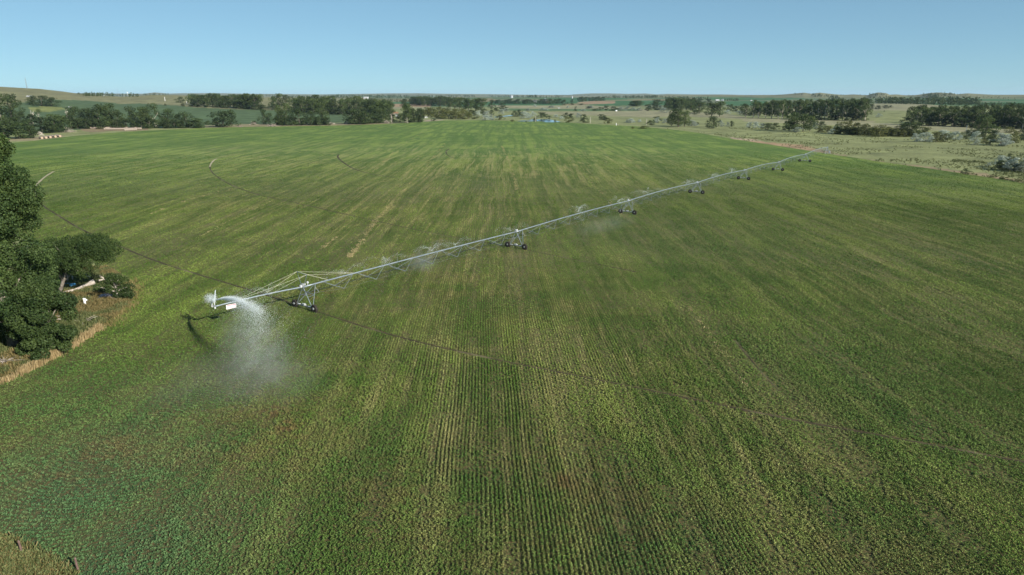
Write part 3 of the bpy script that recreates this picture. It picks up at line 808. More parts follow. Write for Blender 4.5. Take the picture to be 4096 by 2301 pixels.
# mast with its top bar and stay cables
ms = MB(); tops = []
for s in (-1, 1):
    tp = JN[0] + bs * s * 1.35 + [0, 0, 2.05]; tops.append(tp)
    ms.tube([JN[0] + bs * s * 0.35 + [0, 0, 0.1], tp], 0.045, 6)
ms.tube([tops[0] - bs * 0.1, tops[1] + bs * 0.1], 0.04, 6)
ms.build('mast', M['steel'], machine)
cbm = MB(); in_d = unit((JN[1] - JN[0]) * [1, 1, 0]); LB = np.linalg.norm(bt - JN[0])
for s, tp in zip((-1, 1), tops):
    for fr in (0.42, 0.80): cbm.tube([tp, JN[0] + (bt - JN[0]) * fr + bs * s * (0.5 if fr < .5 else 0.08) + [0, 0, 0.12]], 0.012, 4)
    for dist in (4.5, 9.5): cbm.tube([tp, JN[0] + in_d * dist + bs * s * 0.1 + [0, 0, 0.12]], 0.012, 4)
cbm.build('stay_cable', M['cable'], machine)
ob = MB(); c = JN[0] + (bt - JN[0]) * 0.42; ob.tube([c - bs * 0.6 + [0, 0, .1], c + bs * 0.6 + [0, 0, .1]], 0.03, 5); ob.build('outrigger', M['steel'], machine)
xb = MB(); c = JN[0] - [0, 0, 0.55] ; xb.tube([c - bs * 3.4, c + bs * 3.0], 0.05, 6); xb.tube([c, c + [0, 0, .5]], 0.05, 6); xb.build('cross_bar', M['steeldark'], machine)
# end gun
eg = MB()
eg.tube([bt + [0, 0, -0.15], bt + [0, 0, 0.35]], 0.07, 8); eg.lathe(bt - [0, 0, 0.2], [(0.12, -0.1), (0.14, 0.0), (0.10, 0.1)], bd, 10)
e2 = bt + bd * 0.35
eg.tube([bt, e2, e2 + [0, 0, 0.3]], 0.06, 8)
for z in (0.05, 0.2, 0.35, 0.5): eg.lathe(e2 + [0, 0, z], [(0.09, 0), (0.13, 0.03), (0.13, 0.07), (0.09, 0.1)], (0, 0, 1), 10)
eg.tube([e2 + [0, 0, 0.05], e2 + [0, 0, 0.65]], 0.055, 8)
eg.tube([bt + [0, 0, 0.3], bt + [0, 0, 0.7]], 0.08, 8)
JD = unit([0.61, -0.79, 0.45])
eg.tube([e2 + [0, 0, 0.55], e2 + [0, 0, 0.58] + JD * 0.9], np.array([0.06, 0.035]), 8)
eg.tube([e2 + [0, 0, .6], bt + [0, 0, .6]], 0.04, 6)
eg.build('end_gun', M['gun'], machine)
eb = MB(); eb.box(bt + bd * 0.15 + [0, 0, 0.1], (0.3, 0.3, 0.22), np.array(Matrix.Rotation(math.atan2(bd[1], bd[0]), 3, 'Z'))); eb.build('valve', M['steeldark'], machine)
# sign hanging under the boom
def boom_at(px_, py_):
    best = min(np.linspace(0, 1, 400), key=lambda t: abs(project(JN[0] + inv + (bt - JN[0]) * t)[0] - px_)); return JN[0] + (bt - JN[0]) * best
def project(p):
    d = np.asarray(p, float) - [0, 0, CAM_H]; f_ = d[1] * math.cos(PITCH) - d[2] * math.sin(PITCH); u_ = d[1] * math.sin(PITCH) + d[2] * math.cos(PITCH)
    return 2048 + FPX * d[0] / f_, 1150.5 - FPX * u_ / f_
s0, s1 = boom_at(903, 0), boom_at(943, 0)
sx = unit(s1 - s0); sw = np.linalg.norm(s1 - s0) * 1.0; nrm = unit(np.cross(sx, [0, 0, 1.0])); nrm = nrm if nrm[1] < 0 else -nrm
sc_ = (s0 + s1) / 2 - [0, 0, 0.47]; RS = np.array([sx, nrm, [0, 0, 1.0]]).T
sg = MB(); sg.box(sc_, (sw, 0.03, 0.58), RS)
sign = sg.build('sign', M['white'], machine)
rb = MB()
rb.box(sc_ + nrm * 0.019 + [0, 0, 0.185], (sw * 0.9, 0.008, 0.11), RS)
rb.box(sc_ + nrm * 0.019 - [0, 0, 0.2], (sw * 0.9, 0.008, 0.05), RS)
for q in (-1, 1): rb.box(sc_ + nrm * 0.019 + sx * q * (sw * 0.43), (sw * 0.045, 0.008, 0.32), RS)
rb.build('sign_band', M['red'], sign)
ln = MB(); rnd = random.Random(3)
for r_ in range(2):
    x0 = -sw * 0.33
    while x0 < sw * 0.33:
        w_ = rnd.uniform(0.03, 0.09); ln.box(sc_ + nrm * 0.018 + sx * (x0 + w_ / 2) + [0, 0, 0.05 - r_ * 0.12], (w_, 0.005, 0.035), RS); x0 += w_ + rnd.uniform(0.02, 0.05)
ln.box(sc_ + nrm * 0.0165 - [0, 0, 0.01], (sw * 0.66, 0.004, 0.16), RS); ln.build('sign_print', m_rough('faded_print', (0.62, 0.50, 0.53), (0.74, 0.62, 0.66)), sign)
for q in (-0.3, 0.3):
    hg = MB(); hg.tube([sc_ + sx * q * sw + [0, 0, 0.27], sc_ + sx * q * sw + [0, 0, 0.48]], 0.012, 4)
    hg.build('hanger', M['steel'], sign)
# pivot point tower
pv = MB(); top = JN[7]
for sx_ in (-1, 1):
    for sy_ in (-1, 1):
        pv.tube([top + [sx_ * .15, sy_ * .15, 0.1], v3(PIV) + [sx_ * 1.5, sy_ * 1.5, 0]], 0.06, 6)
for z, k in ((0.5, 1.3), (1.8, .83)):
    c4 = [v3(PIV) + np.array([a * k, b_ * k, z]) for a, b_ in ((-1, -1), (1, -1), (1, 1), (-1, 1))]
    for i in range(4): pv.tube([c4[i], c4[(i + 1) % 4]], 0.035, 5)
pv.tube([v3(PIV), top + [0, 0, 0.6]], 0.11, 10); pv.lathe(top, [(0.2, -0.1), (0.24, 0), (0.24, 0.25), (0.12, 0.35)], (0, 0, 1), 12)
pt = pv.build('pivot_tower', M['steel'], machine)
pb = MB(); pb.box(v3(PIV) + [0.9, -0.9, 1.2], (0.7, 0.4, 1.0)); pb.build('control_panel', M['steel'], pt)

# ------------------------------------------------------------------ water in the air
def droplets(name, C, size, label, rng):
    n = len(C); T4 = np.array([[1, 1, 1], [1, -1, -1], [-1, 1, -1], [-1, -1, 1]]) * 0.5
    s = np.asarray(size)[:, None, None]
    Rq = rng.normal(size=(n, 3, 3)); Rq, _ = np.linalg.qr(Rq)
    V = (C[:, None, :] + s * (T4 @ Rq)).reshape(-1, 3)
    b0 = np.arange(n)[:, None] * 4
    F = np.stack([b0 + [0, 1, 2], b0 + [0, 3, 1], b0 + [0, 2, 3], b0 + [1, 3, 2]], 1).reshape(-1, 3)
    o = link(name, np_mesh(name, V, F, M['drop'], None, False))
    return tag(o, label, 'water spray')
rng = np.random.default_rng(11)
g0 = e2 + inv + [0, 0, 0.62] + JD * 0.8
def traj(s, el=0.40, drag=0.0, hx=(0.61, -0.79)):
    # ballistic arc that droops quickly once the stream breaks up
    h = unit([hx[0], hx[1], 0]); s = np.asarray(s)[..., None]
    return g0 + h * s + np.array([0, 0, 1.0]) * (0.36 * s - 0.0085 * s * s)
parts = []
def jet(n, s0_, s1_, sp0, sp1, pw=1.0, drop=0.0, sz=0.05, az=0.0, elj=0.0, drift=0.0):
    s = s0_ + (s1_ - s0_) * rng.random(n) ** pw
    c = traj(s); q = (s - s0_) / (s1_ - s0_)
    sp = (sp0 + (sp1 - sp0) * q)[:, None]
    c = c + rng.normal(size=(n, 3)) * sp
    f = rng.random(n) ** 1.3 * drop * np.clip(q, 0.15, 1)
    c[:, 2] -= f * c[:, 2]
    c[:, 0] -= f * drift * (0.4 + q); c[:, 1] += f * drift * 0.1
    k = c[:, 2] > 0.1
    parts.append((c[k], rng.uniform(0.5, 1.2, k.sum()) * sz))
jet(2600, 1.5, 12, 0.02, 0.16, 0.9, 0, 0.035)
jet(5000, 4, 20, 0.06, 0.32, 0.7, 0.05, 0.028)
jet(4500, 6, 22, 0.1, 0.5, 0.8, 0.30, 0.024, drift=1)
jet(5500, 9, 24, 0.35, 1.1, 0.8, 0.8, 0.02, drift=2)
jet(7000, 13, 28, 0.6, 1.8, 0.9, 0.98, 0.018, drift=4)
jet(5000, 12, 33, 1.5, 4.0, 0.9, 1.0, 0.016, drift=10)
jet(2000, 0, 0.7, 0.03, 0.10, 1, 0, 0.03)
# back splash above the gun
n = 1600; a = rng.normal(size=(n, 3)) * [0.35, 0.35, 0.3]; parts.append((g0 + [-0.35, 0.2, 0.35] + a, rng.uniform(0.5, 1, n) * 0.035))
n = 700; t_ = rng.random(n)[:, None]; parts.append((g0 + [0.1, 0.3, 0.1] + t_ * [0.15, 0.3, 1.25] + rng.normal(size=(n, 3)) * 0.07 * (1.2 - t_), rng.uniform(.5, 1, n) * 0.04))
droplets('water_jet', np.vstack([p[0] for p in parts]), np.concatenate([p[1] for p in parts]), 'white arcing water jet thrown from the end gun and falling as mist', rng)
# small sprinkler arcs along the pipe
def on_pipe(px_):
    best = None
    for i in range(7):
        a, b_ = JN[i] + inv, JN[i + 1] + inv
        for t in np.linspace(0, 1, 120):
            p = a + (b_ - a) * t + [0, 0, ARCH[i] * 4 * t * (1 - t) + 0.4]
            e = abs(project(p)[0] - px_)
            if best is None or e < best[0]: best = (e, p, unit((b_ - a) * [1, 1, 0]))
    for t in np.linspace(0, 1, 60):
        p = JN[0] + inv + (bt - JN[0]) * t + [0, 0, .4]; e = abs(project(p)[0] - px_)
        if e < best[0]: best = (e, p, unit((JN[1] - JN[0]) * [1, 1, 0]))
    return best[1], best[2]
def small_spray(px_, label, reach, rise, n, fan=(150, 250), both=True, mist=0.4, sz=0.03):
    p, d = on_pipe(px_)
    C = []
    arms = [(rnd2.uniform(*fan)) for _ in range(5)]
    if both: arms += [rnd2.uniform(-60, 40) for _ in range(3)]
    for k_, aa in enumerate(arms):
        th = math.radians(aa) + math.atan2(d[1], d[0]); hd = np.array([math.cos(th), math.sin(th), 0])
        m_ = n // len(arms); u = rng.random(m_) ** 0.8; L = reach * rnd2.uniform(0.7, 1.1); r_ = rise * rnd2.uniform(0.7, 1.1)
        c = p + hd * (L * u)[:, None]; c[:, 2] += 4 * r_ * u * (1 - u * 0.75) - 0.6 * u * r_
        c += rng.normal(size=(m_, 3)) * (0.02 + 0.20 * u[:, None])
        f = (rng.random(m_) < mist) * rng.random(m_) * u
        c[:, 2] -= f * c[:, 2]; c[:, :2] += rng.normal(size=(m_, 2)) * f[:, None] * 1.3
        C.append(c)
    C = np.vstack(C); C = C[C[:, 2] > 0.05]
    droplets('sprinkler_spray', C, rng.uniform(0.6, 1.2, len(C)) * sz, label, rng)
rnd2 = random.Random(8)
for px_, lb, rc, ri, n_ in [
    (1068, 'faint curl of spray over the overhanging pipe between sign and first tower', 3.2, 0.9, 2600),
    (1381, 'thin spray plume where the stay cables meet the first span', 4.5, 0.9, 3000),
    (1542, 'tall thin spray arch rising over the middle of the first span', 4.5, 1.3, 4200),
    (1725, 'brightest white spray plume slanting off the first span', 4.2, 1.2, 6000),
    (1820, 'round spray arch beside the bright plume on the first span', 4.5, 1.1, 3600),
    (2045, 'round spray arch rising just behind the second wheeled tower', 5.0, 1.2, 3000),
    (2310, 'upright puff of spray halfway between second and third tower', 3.0, 1.5, 2200),
    (2470, 'low curl of spray just before the third wheeled tower', 5.0, 1.1, 2200),
    (2590, 'pale spray streak beyond the third wheeled tower', 6.0, 1.1, 2200),
    (2745, 'pale spray streak just before the fourth wheeled tower', 6.0, 1.1, 2200),
    (2845, 'small spray spike beyond the fourth wheeled tower', 4.0, 1.2, 1500),
    (2925, 'small spray spike just before the fifth wheeled tower', 4.0, 1.1, 1500)]:
    small_spray(px_, lb, rc, ri, int(n_ * 0.55), sz=0.018 if px_ < 2100 else 0.03)
# drifting mist: soft bodies of fine drops
def mist(c, axes, rz, dens, label, tilt=0.0, ns=0.6):
    m = bpy.data.materials.new('mist_air'); m.use_nodes = True; nt = m.node_tree
    for n in list(nt.nodes): nt.nodes.remove(n)
    h = N(nt); out = nt.nodes.new('ShaderNodeOutputMaterial'); pv_ = nt.nodes.new('ShaderNodeVolumePrincipled')
    oc = h.n('TexCoord').outputs['Object']
    rad = h.vmath('LENGTH', oc)
    no = h.noise(h.pos(), ns, 4, 0.6)
    d = h.math('MULTIPLY', h.rng(rad, 0.1, 0.97, 1.0, 0.0), h.rng(no, 0.36, 0.66, 0.15, 1.6))
    h.l(h.math('MULTIPLY', d, dens), pv_.inputs['Density']); pv_.inputs['Color'].default_value = (0.95, 0.98, 1.0, 1); pv_.inputs['Anisotropy'].default_value = 0.0
    nt.links.new(pv_.outputs[0], out.inputs['Volume'])
    mb = MB(); th = np.linspace(0, math.pi, 13); mb.lathe((0, 0, 0), [(max(math.sin(t), 1e-3), -math.cos(t)) for t in th], (0, 0, 1), 22)
    o = mb.build('mist', m); o.location = Vector(c); o.scale = axes; o.rotation_euler = (0, tilt, rz)
    return tag(o, label, 'mist', kind='stuff')
jd = math.atan2(-0.79, 0.61)
pm = traj(20.0); mist((pm[0] - 1.2, pm[1], 3.9), (10.0, 4.4, 4.9), jd, 0.027, 'white veil of mist falling from the end gun jet')
pm = traj(27.0); mist((pm[0] - 2.0, pm[1] + 1, 2.6), (9.0, 7.0, 3.4), jd, 0.012, 'thin mist drifting beyond the falling veil')
mc = at(900, 1560, 0); mist((mc[0], mc[1], 1.4), (13, 11, 2.2), 0.5, 0.009, 'very thin mist lying low over the crop near the headland', ns=0.2)
mc = at(1690, 1090, 0); mist((mc[0], mc[1], 1.9), (4.2, 3.4, 2.3), 0.9, 0.05, 'mist patch under the first span below the bright plume')
mc = at(2420, 930, 0); mist((mc[0], mc[1], 1.8), (17, 5, 2.4), 0.9, 0.011, 'faint mist along the spans between second and third tower')

# ------------------------------------------------------------------ trees and shrubs
def crown_np(rng, H, R, hb, nb, nleaf, ls, top_w=0.75, blob=(0.22, 0.36), asp=0.7, lean=0.0, hang=0.0, gap=0.0, zpow=1.0):
    """leaf quads in clumps spread through the crown"""
    bl = []
    for i in range(nb):
        z = hb + (H - hb) * (i + rng.random()) / nb
        t = (z - hb) / (H - hb)
        prof = R * (math.sin(math.pi * (0.12 + 0.80 * t ** zpow)) ** 0.65)
        a = rng.random() * 2 * math.pi; q = rng.random() ** 0.55
        br = R * rng.uniform(*blob)
        rr = max(prof * q - br * 0.5, 0)
        bl.append((math.cos(a) * rr + lean * t, math.sin(a) * rr, min(z, H - br * 0.6), br))
    B = np.array(bl); w = B[:, 3] ** 2; w /= w.sum()
    j = rng.choice(len(B), nleaf, p=w)
    d = rng.normal(size=(nleaf, 3)); d /= np.linalg.norm(d, axis=1)[:, None]
    rad = rng.uniform(0.55, 1.08, nleaf) ** 0.6
    C = B[j, :3] + d * (rad * B[j, 3])[:, None] * [1, 1, 0.8]
    C[:, 2] -= hang * rng.random(nleaf) ** 2 * B[j, 3]
    C[:, 2] = np.maximum(C[:, 2], 0.05)
    n = nleaf
    nrm = d * 0.7 + rng.normal(size=(n, 3)) * 0.6 + [0, 0, 0.25]
    nrm /= np.linalg.norm(nrm, axis=1)[:, None]
    a = np.cross(nrm, rng.normal(size=(n, 3))); a /= np.linalg.norm(a, axis=1)[:, None]; b = np.cross(nrm, a)
    s = (ls * rng.uniform(0.55, 1.25, n) / 2)[:, None]
    V = np.stack([C - a * s, C - b * s * asp, C + a * s, C + b * s * asp], 1).reshape(-1, 3)
    blobtone = rng.normal(0, 0.2, len(B))[j]
    r = np.clip(rng.normal(0.42, 0.2, n) + blobtone, 0, 1)
    return V, np.arange(4 * n).reshape(-1, 4), np.repeat(r, 4), B
def trunk_mb(rng, B, H, hb, r0, lean=0.0, nl=9, forks=1, straight=False):
    m = MB()
    top = np.array([lean * .6, 0, hb + (H - hb) * 0.6])
    P = [np.array([0, 0, -0.4])] + [np.array([rng.normal(0, r0 * .5), rng.normal(0, r0 * .5), 0]) * k + top * k for k in (0.25, 0.5, 0.75)] + [top]
    m.tube(P, r0 * np.array([1.25, 0.9, 0.7, 0.5, 0.28]), 7)
    order = np.argsort(-B[:, 3])[:nl]
    for i in order:
        e = B[i, :3]; k = min(0.95, max(0.2, (e[2] - 0.15 * H) / (top[2] + 1e-6) * 0.7)); s = top * k
        mid = (s + e) / 2 + [0, 0, 0.04 * H]
        m.tube([s, mid, e], r0 * np.array([0.38, 0.25, 0.1]), 5)
    return m
def dead_mb(rng, H, r0, nb=7, spread=0.35):
    m = MB()
    def br(p, d, L, r, lv):
        n = 4; pts = [p]; q = np.array(p); dd = np.array(d)
        for i in range(n):
            dd = unit(dd + rng.normal(size=3) * 0.13 + [0, 0, 0.06]); q = q + dd * L / n; pts.append(q)
        m.tube(pts, np.linspace(r, r * 0.35, n + 1), 5)
        if lv > 0:
            for i in range(nb if lv == 2 else 3):
                k = rng.uniform(0.3, 0.95); idx = min(int(k * n), n - 1); s = pts[idx] + (pts[idx + 1] - pts[idx]) * (k * n - idx)
                nd = unit(dd * 0.6 + rng.normal(size=3) * spread * 1.6 + [0, 0, 0.25]); br(s, nd, L * rng.uniform(0.3, 0.5), r * 0.45, lv - 1)
    br(np.array([0, 0, -0.4]), [0, 0, 1], H * 0.95, r0, 2); return m
PROTO = {}
def proto(kind, k):
    if (kind, k) in PROTO: return PROTO[(kind, k)]
    rng = np.random.default_rng(100 + 17 * k + sum(map(ord, kind)))
    # all prototypes are one metre tall and about one metre wide; placed trees are scaled
    P = dict(cotton=(0.5, 0.17, 30, 2600, 0.045, 'cotton', 'bark'), grove=(0.5, 0.20, 26, 2200, 0.045, 'cotton', 'palebark'),
             dark=(0.5, 0.06, 30, 2600, 0.042, 'cedar', 'bark'), shrub=(0.5, 0.02, 20, 1500, 0.06, 'cedar', 'bark'),
             willow=(0.5, 0.03, 22, 1700, 0.055, 'willow', 'bark'), silver=(0.5, 0.03, 22, 1900, 0.05, 'silver', 'bark'),
             tallc=(0.5, 0.08, 34, 2600, 0.042, 'cotton', 'bark'))
    if kind in P:
        R, hb, nb, nl, ls, lm, bm = P[kind]
        V, F, r, B = crown_np(rng, 1.0, R, hb, nb, nl, ls, blob=(0.17, 0.33) if kind != 'grove' else (0.15, 0.28), zpow=0.8 if kind in ('cotton', 'grove') else 0.65)
        cm = np_mesh('crown', V, F, M[lm], {'rnd': r})
        tm = trunk_mb(rng, B, 1.0, max(hb, 0.1), 0.028 if kind in ('cotton', 'grove', 'tallc') else 0.018, nl=8).mesh('trunk', M[bm], True)
        PROTO[(kind, k)] = (cm, tm)
    elif kind == 'dead':
        PROTO[(kind, k)] = (None, dead_mb(rng, 1.0, 0.035).mesh('trunk', M['palebark'], True))
    elif kind == 'snag':
        V, F, r, B = crown_np(rng, 1.0, 0.5, 0.55, 16, 1000, 0.045)
        mb = dead_mb(rng, 0.9, 0.018, 9, 0.5)
        PROTO[(kind, k)] = (np_mesh('crown', V, F, M['cotton'], {'rnd': r}), mb.mesh('trunk', M['palebark'], True))
    return PROTO[(kind, k)]
NAMEK = {'cotton': ('broadleaf_tree', 'tree'), 'grove': ('poplar_tree', 'tree'), 'dark': ('dark_tree', 'tree'), 'shrub': ('dark_shrub', 'shrub'),
         'willow': ('green_shrub', 'shrub'), 'silver': ('silver_shrub', 'shrub'), 'dead': ('dead_tree', 'tree'), 'snag': ('half_dead_tree', 'tree'), 'tallc': ('broadleaf_tree', 'tree')}
DESC = {'cotton': 'broadleaf green tree', 'grove': 'poplar', 'dark': 'dark green tree', 'shrub': 'dark green shrub', 'willow': 'olive green shrub',
        'silver': 'silvery grey shrub', 'dead': 'bare white dead tree', 'snag': 'half bare pale limbed tree', 'tallc': 'tall narrow leafy tree'}
prnd = random.Random(77)
def plant(kind, x, yb, yt, w, label=None, group=None):
    """x, base row, top row and width in photo pixels"""
    p = at(x, yb); dist = math.hypot(p[0], p[1])
    rd = ray(x, yb); slant = np.linalg.norm(p - [0, 0, CAM_H]) * (rd[1] * math.cos(PITCH) - rd[2] * math.sin(PITCH))
    H = max(float(z_for(yt, p[1]) - p[2]), 0.6)
    W = w / FPX * slant * (1.0 if kind in ('dead', 'snag') else 1.2 if kind == 'grove' else 1.52); H *= 1.04
    k = prnd.randrange(3); cm, tm = proto(kind, k)
    nm, cat = NAMEK[kind]
    root = empty(nm, (p[0], p[1], p[2]), prnd.uniform(0, 6.28))
    if cm: c = link('crown', cm, root); c.scale = (W, W, H)
    t = link('trunk', tm, root); tw_ = min(W, H) if kind != 'dead' else max(W, H * .5); t.scale = (tw_ if kind in ('dead', 'snag') else max(tw_, W * .9), tw_ if kind in ('dead', 'snag') else max(tw_, W * .9), H)
    tag(root, label, cat, group)
    return root
ORD = ['first', 'second', 'third', 'fourth', 'fifth', 'sixth', 'seventh', 'eighth', 'ninth', 'tenth', 'eleventh', 'twelfth', 'thirteenth', 'fourteenth', 'fifteenth', 'sixteenth', 'seventeenth', 'eighteenth', 'nineteenth', 'twentieth', 'twenty first', 'twenty second', 'twenty third', 'twenty fourth']
def belt(view, place, items):
    """a stretch of planting: every entry (kind, X, base, top, width) becomes its own tree; labels count along it from the left"""
    sc = {R1: 2.516, R2: 2.516, R3: 2.516, R4: 2.516, R5: 2.516}[view]
    by = {}
    for it in items: by.setdefault(it[0], []).append(it)
    for kind, L in by.items():
        L.sort(key=lambda q: q[1])
        for i, (k_, X, yb, yt, w) in enumerate(L):
            x, b = view(X, yb); _, t = view(X, yt)
            lb = DESC[kind] + (', ' + ORD[i] + ' from the left' if len(L) > 1 else '') + ', ' + place
            plant(k_, x, b, t, w / sc, lb, (DESC[kind] + 's ' + place) if len(L) > 1 else None)
def rowof(view, kind, x0, b0, t0, x1, b1, t1, n, w, label, group, jit=0.5, jt=8):
    for i in range(n):
        q = (i + prnd.uniform(-jit, jit) * 0.6) / max(n - 1, 1)
        X = x0 + (x1 - x0) * q; b = b0 + (b1 - b0) * q + prnd.uniform(-3, 3); t = t0 + (t1 - t0) * q + prnd.uniform(-jt, jt)
        x, bb = view(X, b); _, tt = view(X, t)
        plant(kind, x, bb, tt, w / 2.516 * prnd.uniform(0.85, 1.2), label, group)
belt(R1, 'in the thicket left of the hay bales', [
    ('cotton', 20, 500, 200, 170), ('cotton', 130, 500, 205, 190), ('shrub', 50, 640, 470, 200), ('shrub', 190, 642, 480, 200), ('shrub', 310, 638, 520, 150), ('dark', 225, 520, 372, 110),
    ('shrub', 120, 560, 430, 170), ('shrub', 340, 520, 400, 140), ('shrub', 430, 588, 430, 190), ('shrub', 560, 580, 405, 190), ('shrub', 640, 555, 430, 130), ('shrub', 495, 585, 470, 160), ('snag', 395, 450, 345, 90), ('shrub', -60, 650, 450, 260), ('shrub', 10, 600, 440, 200), ('shrub', 270, 585, 455, 180),
    ('dead', 680, 478, 298, 80), ('dead', 712, 478, 390, 26), ('dead', 288, 500, 268, 45), ('dark', 580, 560, 405, 110)])
belt(R1, 'on the pasture slope behind the dead tree', [('dark', 340, 300, 210, 110), ('dark', 425, 312, 213, 150), ('dark', 520, 316, 228, 130)])
belt(R1, 'behind the long row of hay bales', [
    ('dark', 765, 540, 322, 165), ('dark', 830, 535, 350, 110), ('dark', 905, 540, 340, 150), ('dark', 1005, 540, 303, 165), ('dark', 960, 540, 370, 120), ('dark', 1080, 540, 320, 130), ('dark', 1150, 540, 298, 150), ('dark', 1195, 540, 360, 90),
    ('shrub', 1275, 540, 440, 120), ('dark', 1335, 536, 325, 125), ('dark', 1440, 536, 330, 160), ('snag', 1575, 532, 296, 165), ('shrub', 1510, 540, 410, 110), ('cotton', 1470, 538, 350, 110),
    ('dark', 1700, 532, 350, 150), ('cotton', 1650, 532, 420, 90), ('dark', 1790, 532, 400, 100), ('dark', 1880, 532, 378, 140), ('shrub', 1985, 535, 440, 120), ('shrub', 620, 560, 420, 120), ('dark', 720, 545, 380, 90)])
belt(R1, 'alone on the field edge beyond the hay bales', [('dark', 2250, 525, 365, 250), ('dark', 2330, 520, 360, 120), ('shrub', 2085, 497, 468, 70), ('shrub', 2180, 520, 440, 80)])
belt(R1, 'on the distant tan slope', [('dark', 1815, 280, 222, 72), ('shrub', 1840, 315, 288, 42), ('shrub', 1665, 310, 290, 22), ('shrub', 1890, 282, 255, 26), ('shrub', 790, 190, 180, 20)])
rowof(R1, 'cotton', 1950, 300, 205, 2560, 345, 200, 13, 105, 'tall tree in the dense stand beyond the dark green crop', 'trees of the stand beyond the dark green crop', jt=14)
rowof(R1, 'shrub', 1940, 315, 245, 2560, 348, 270, 10, 95, 'leafy undergrowth shrub along the foot of the stand beyond the dark green crop', 'undergrowth of the stand beyond the dark green crop')
rowof(R2, 'cotton', 640, 238, 100, 860, 245, 100, 5, 70, 'tall tree in the dense stand beyond the dark green crop', 'trees of the stand beyond the dark green crop')
belt(R2, 'in the tall grove behind the field edge trees', [
    ('cotton', 770, 230, 112, 60), ('snag', 875, 235, 96, 75), ('shrub', 740, 240, 170, 120), ('shrub', 870, 248, 200, 120), ('cotton', 990, 240, 120, 80), ('cotton', 1055, 235, 92, 80), ('cotton', 1125, 240, 106, 80),
    ('cotton', 1210, 265, 140, 90), ('cotton', 1280, 270, 116, 100), ('cotton', 1350, 270, 122, 90), ('cotton', 1440, 275, 106, 130), ('cotton', 1520, 280, 125, 100), ('cotton', 1600, 285, 120, 130),
    ('cotton', 1680, 288, 145, 90), ('cotton', 1770, 290, 132, 120), ('cotton', 1850, 290, 120, 110), ('cotton', 1930, 295, 140, 110), ('cotton', 2000, 305, 142, 130), ('cotton', 2090, 315, 150, 140), ('cotton', 2155, 315, 172, 90),
    ('shrub', 1000, 250, 195, 110), ('shrub', 1230, 270, 220, 100), ('shrub', 1330, 268, 232, 90), ('shrub', 1560, 282, 215, 110), ('shrub', 1640, 284, 230, 110), ('shrub', 1720, 290, 225, 110), ('cotton', 1240, 262, 150, 80), ('cotton', 1400, 272, 150, 90), ('cotton', 1480, 278, 140, 90)])
belt(R2, 'along the far field edge', [
    ('dark', 893, 400, 246, 85), ('dark', 945, 388, 285, 90), ('tallc', 1045, 408, 215, 90), ('tallc', 1125, 406, 195, 100), ('dark', 1080, 408, 250, 120), ('tallc', 1485, 402, 188, 105), ('dark', 1255, 408, 246, 160), ('dark', 1370, 405, 265, 115), ('dark', 1430, 405, 325, 90), ('dark', 1510, 402, 320, 80),
    ('dark', 1790, 396, 250, 165), ('dark', 1900, 395, 268, 150), ('dark', 1860, 396, 290, 130), ('cotton', 2085, 366, 185, 190), ('dark', 2040, 372, 240, 120), ('dark', 2190, 375, 300, 90), ('dead', 2185, 388, 272, 22), ('dark', 2265, 382, 290, 90), ('cotton', 2320, 380, 205, 130), ('dead', 2345, 385, 285, 60), ('dark', 2400, 378, 240, 100), ('dark', 2470, 378, 245, 110),
    ('shrub', 800, 400, 362, 45), ('shrub', 2350, 380, 310, 90), ('willow', 2550, 300, 245, 90), ('shrub', 1995, 380, 330, 80)])
belt(R3, 'in the olive thicket beyond the field corner', [
    ('cotton', 60, 250, 145, 80), ('cotton', 90, 330, 190, 120), ('dark', 190, 378, 240, 100), ('shrub', 340, 362, 340, 50), ('willow', 290, 320, 240, 90), ('willow', 350, 330, 245, 100), ('willow', 420, 338, 250, 110), ('willow', 490, 344, 262, 110), ('willow', 560, 346, 258, 110), ('willow', 630, 346, 262, 110), ('willow', 690, 346, 275, 90), ('willow', 750, 345, 300, 80), ('willow', 300, 300, 225, 120), ('willow', 400, 300, 222, 130), ('willow', 470, 300, 235, 110), ('willow', 550, 300, 240, 130), ('willow', 640, 305, 240, 120), ('willow', 720, 300, 250, 80), ('willow', 240, 330, 250, 70), ('willow', 430, 345, 295, 90)])
rowof(R3, 'cotton', 120, 205, 122, 450, 215, 120, 9, 80, 'dense tree in the distant grove above the olive thicket', 'trees of the distant grove above the thicket', jt=6)
rowof(R3, 'cotton', 510, 240, 132, 800, 262, 142, 7, 115, 'large rounded tree at the near end of the distant grove above the olive thicket', 'large trees at the near end of the distant grove')
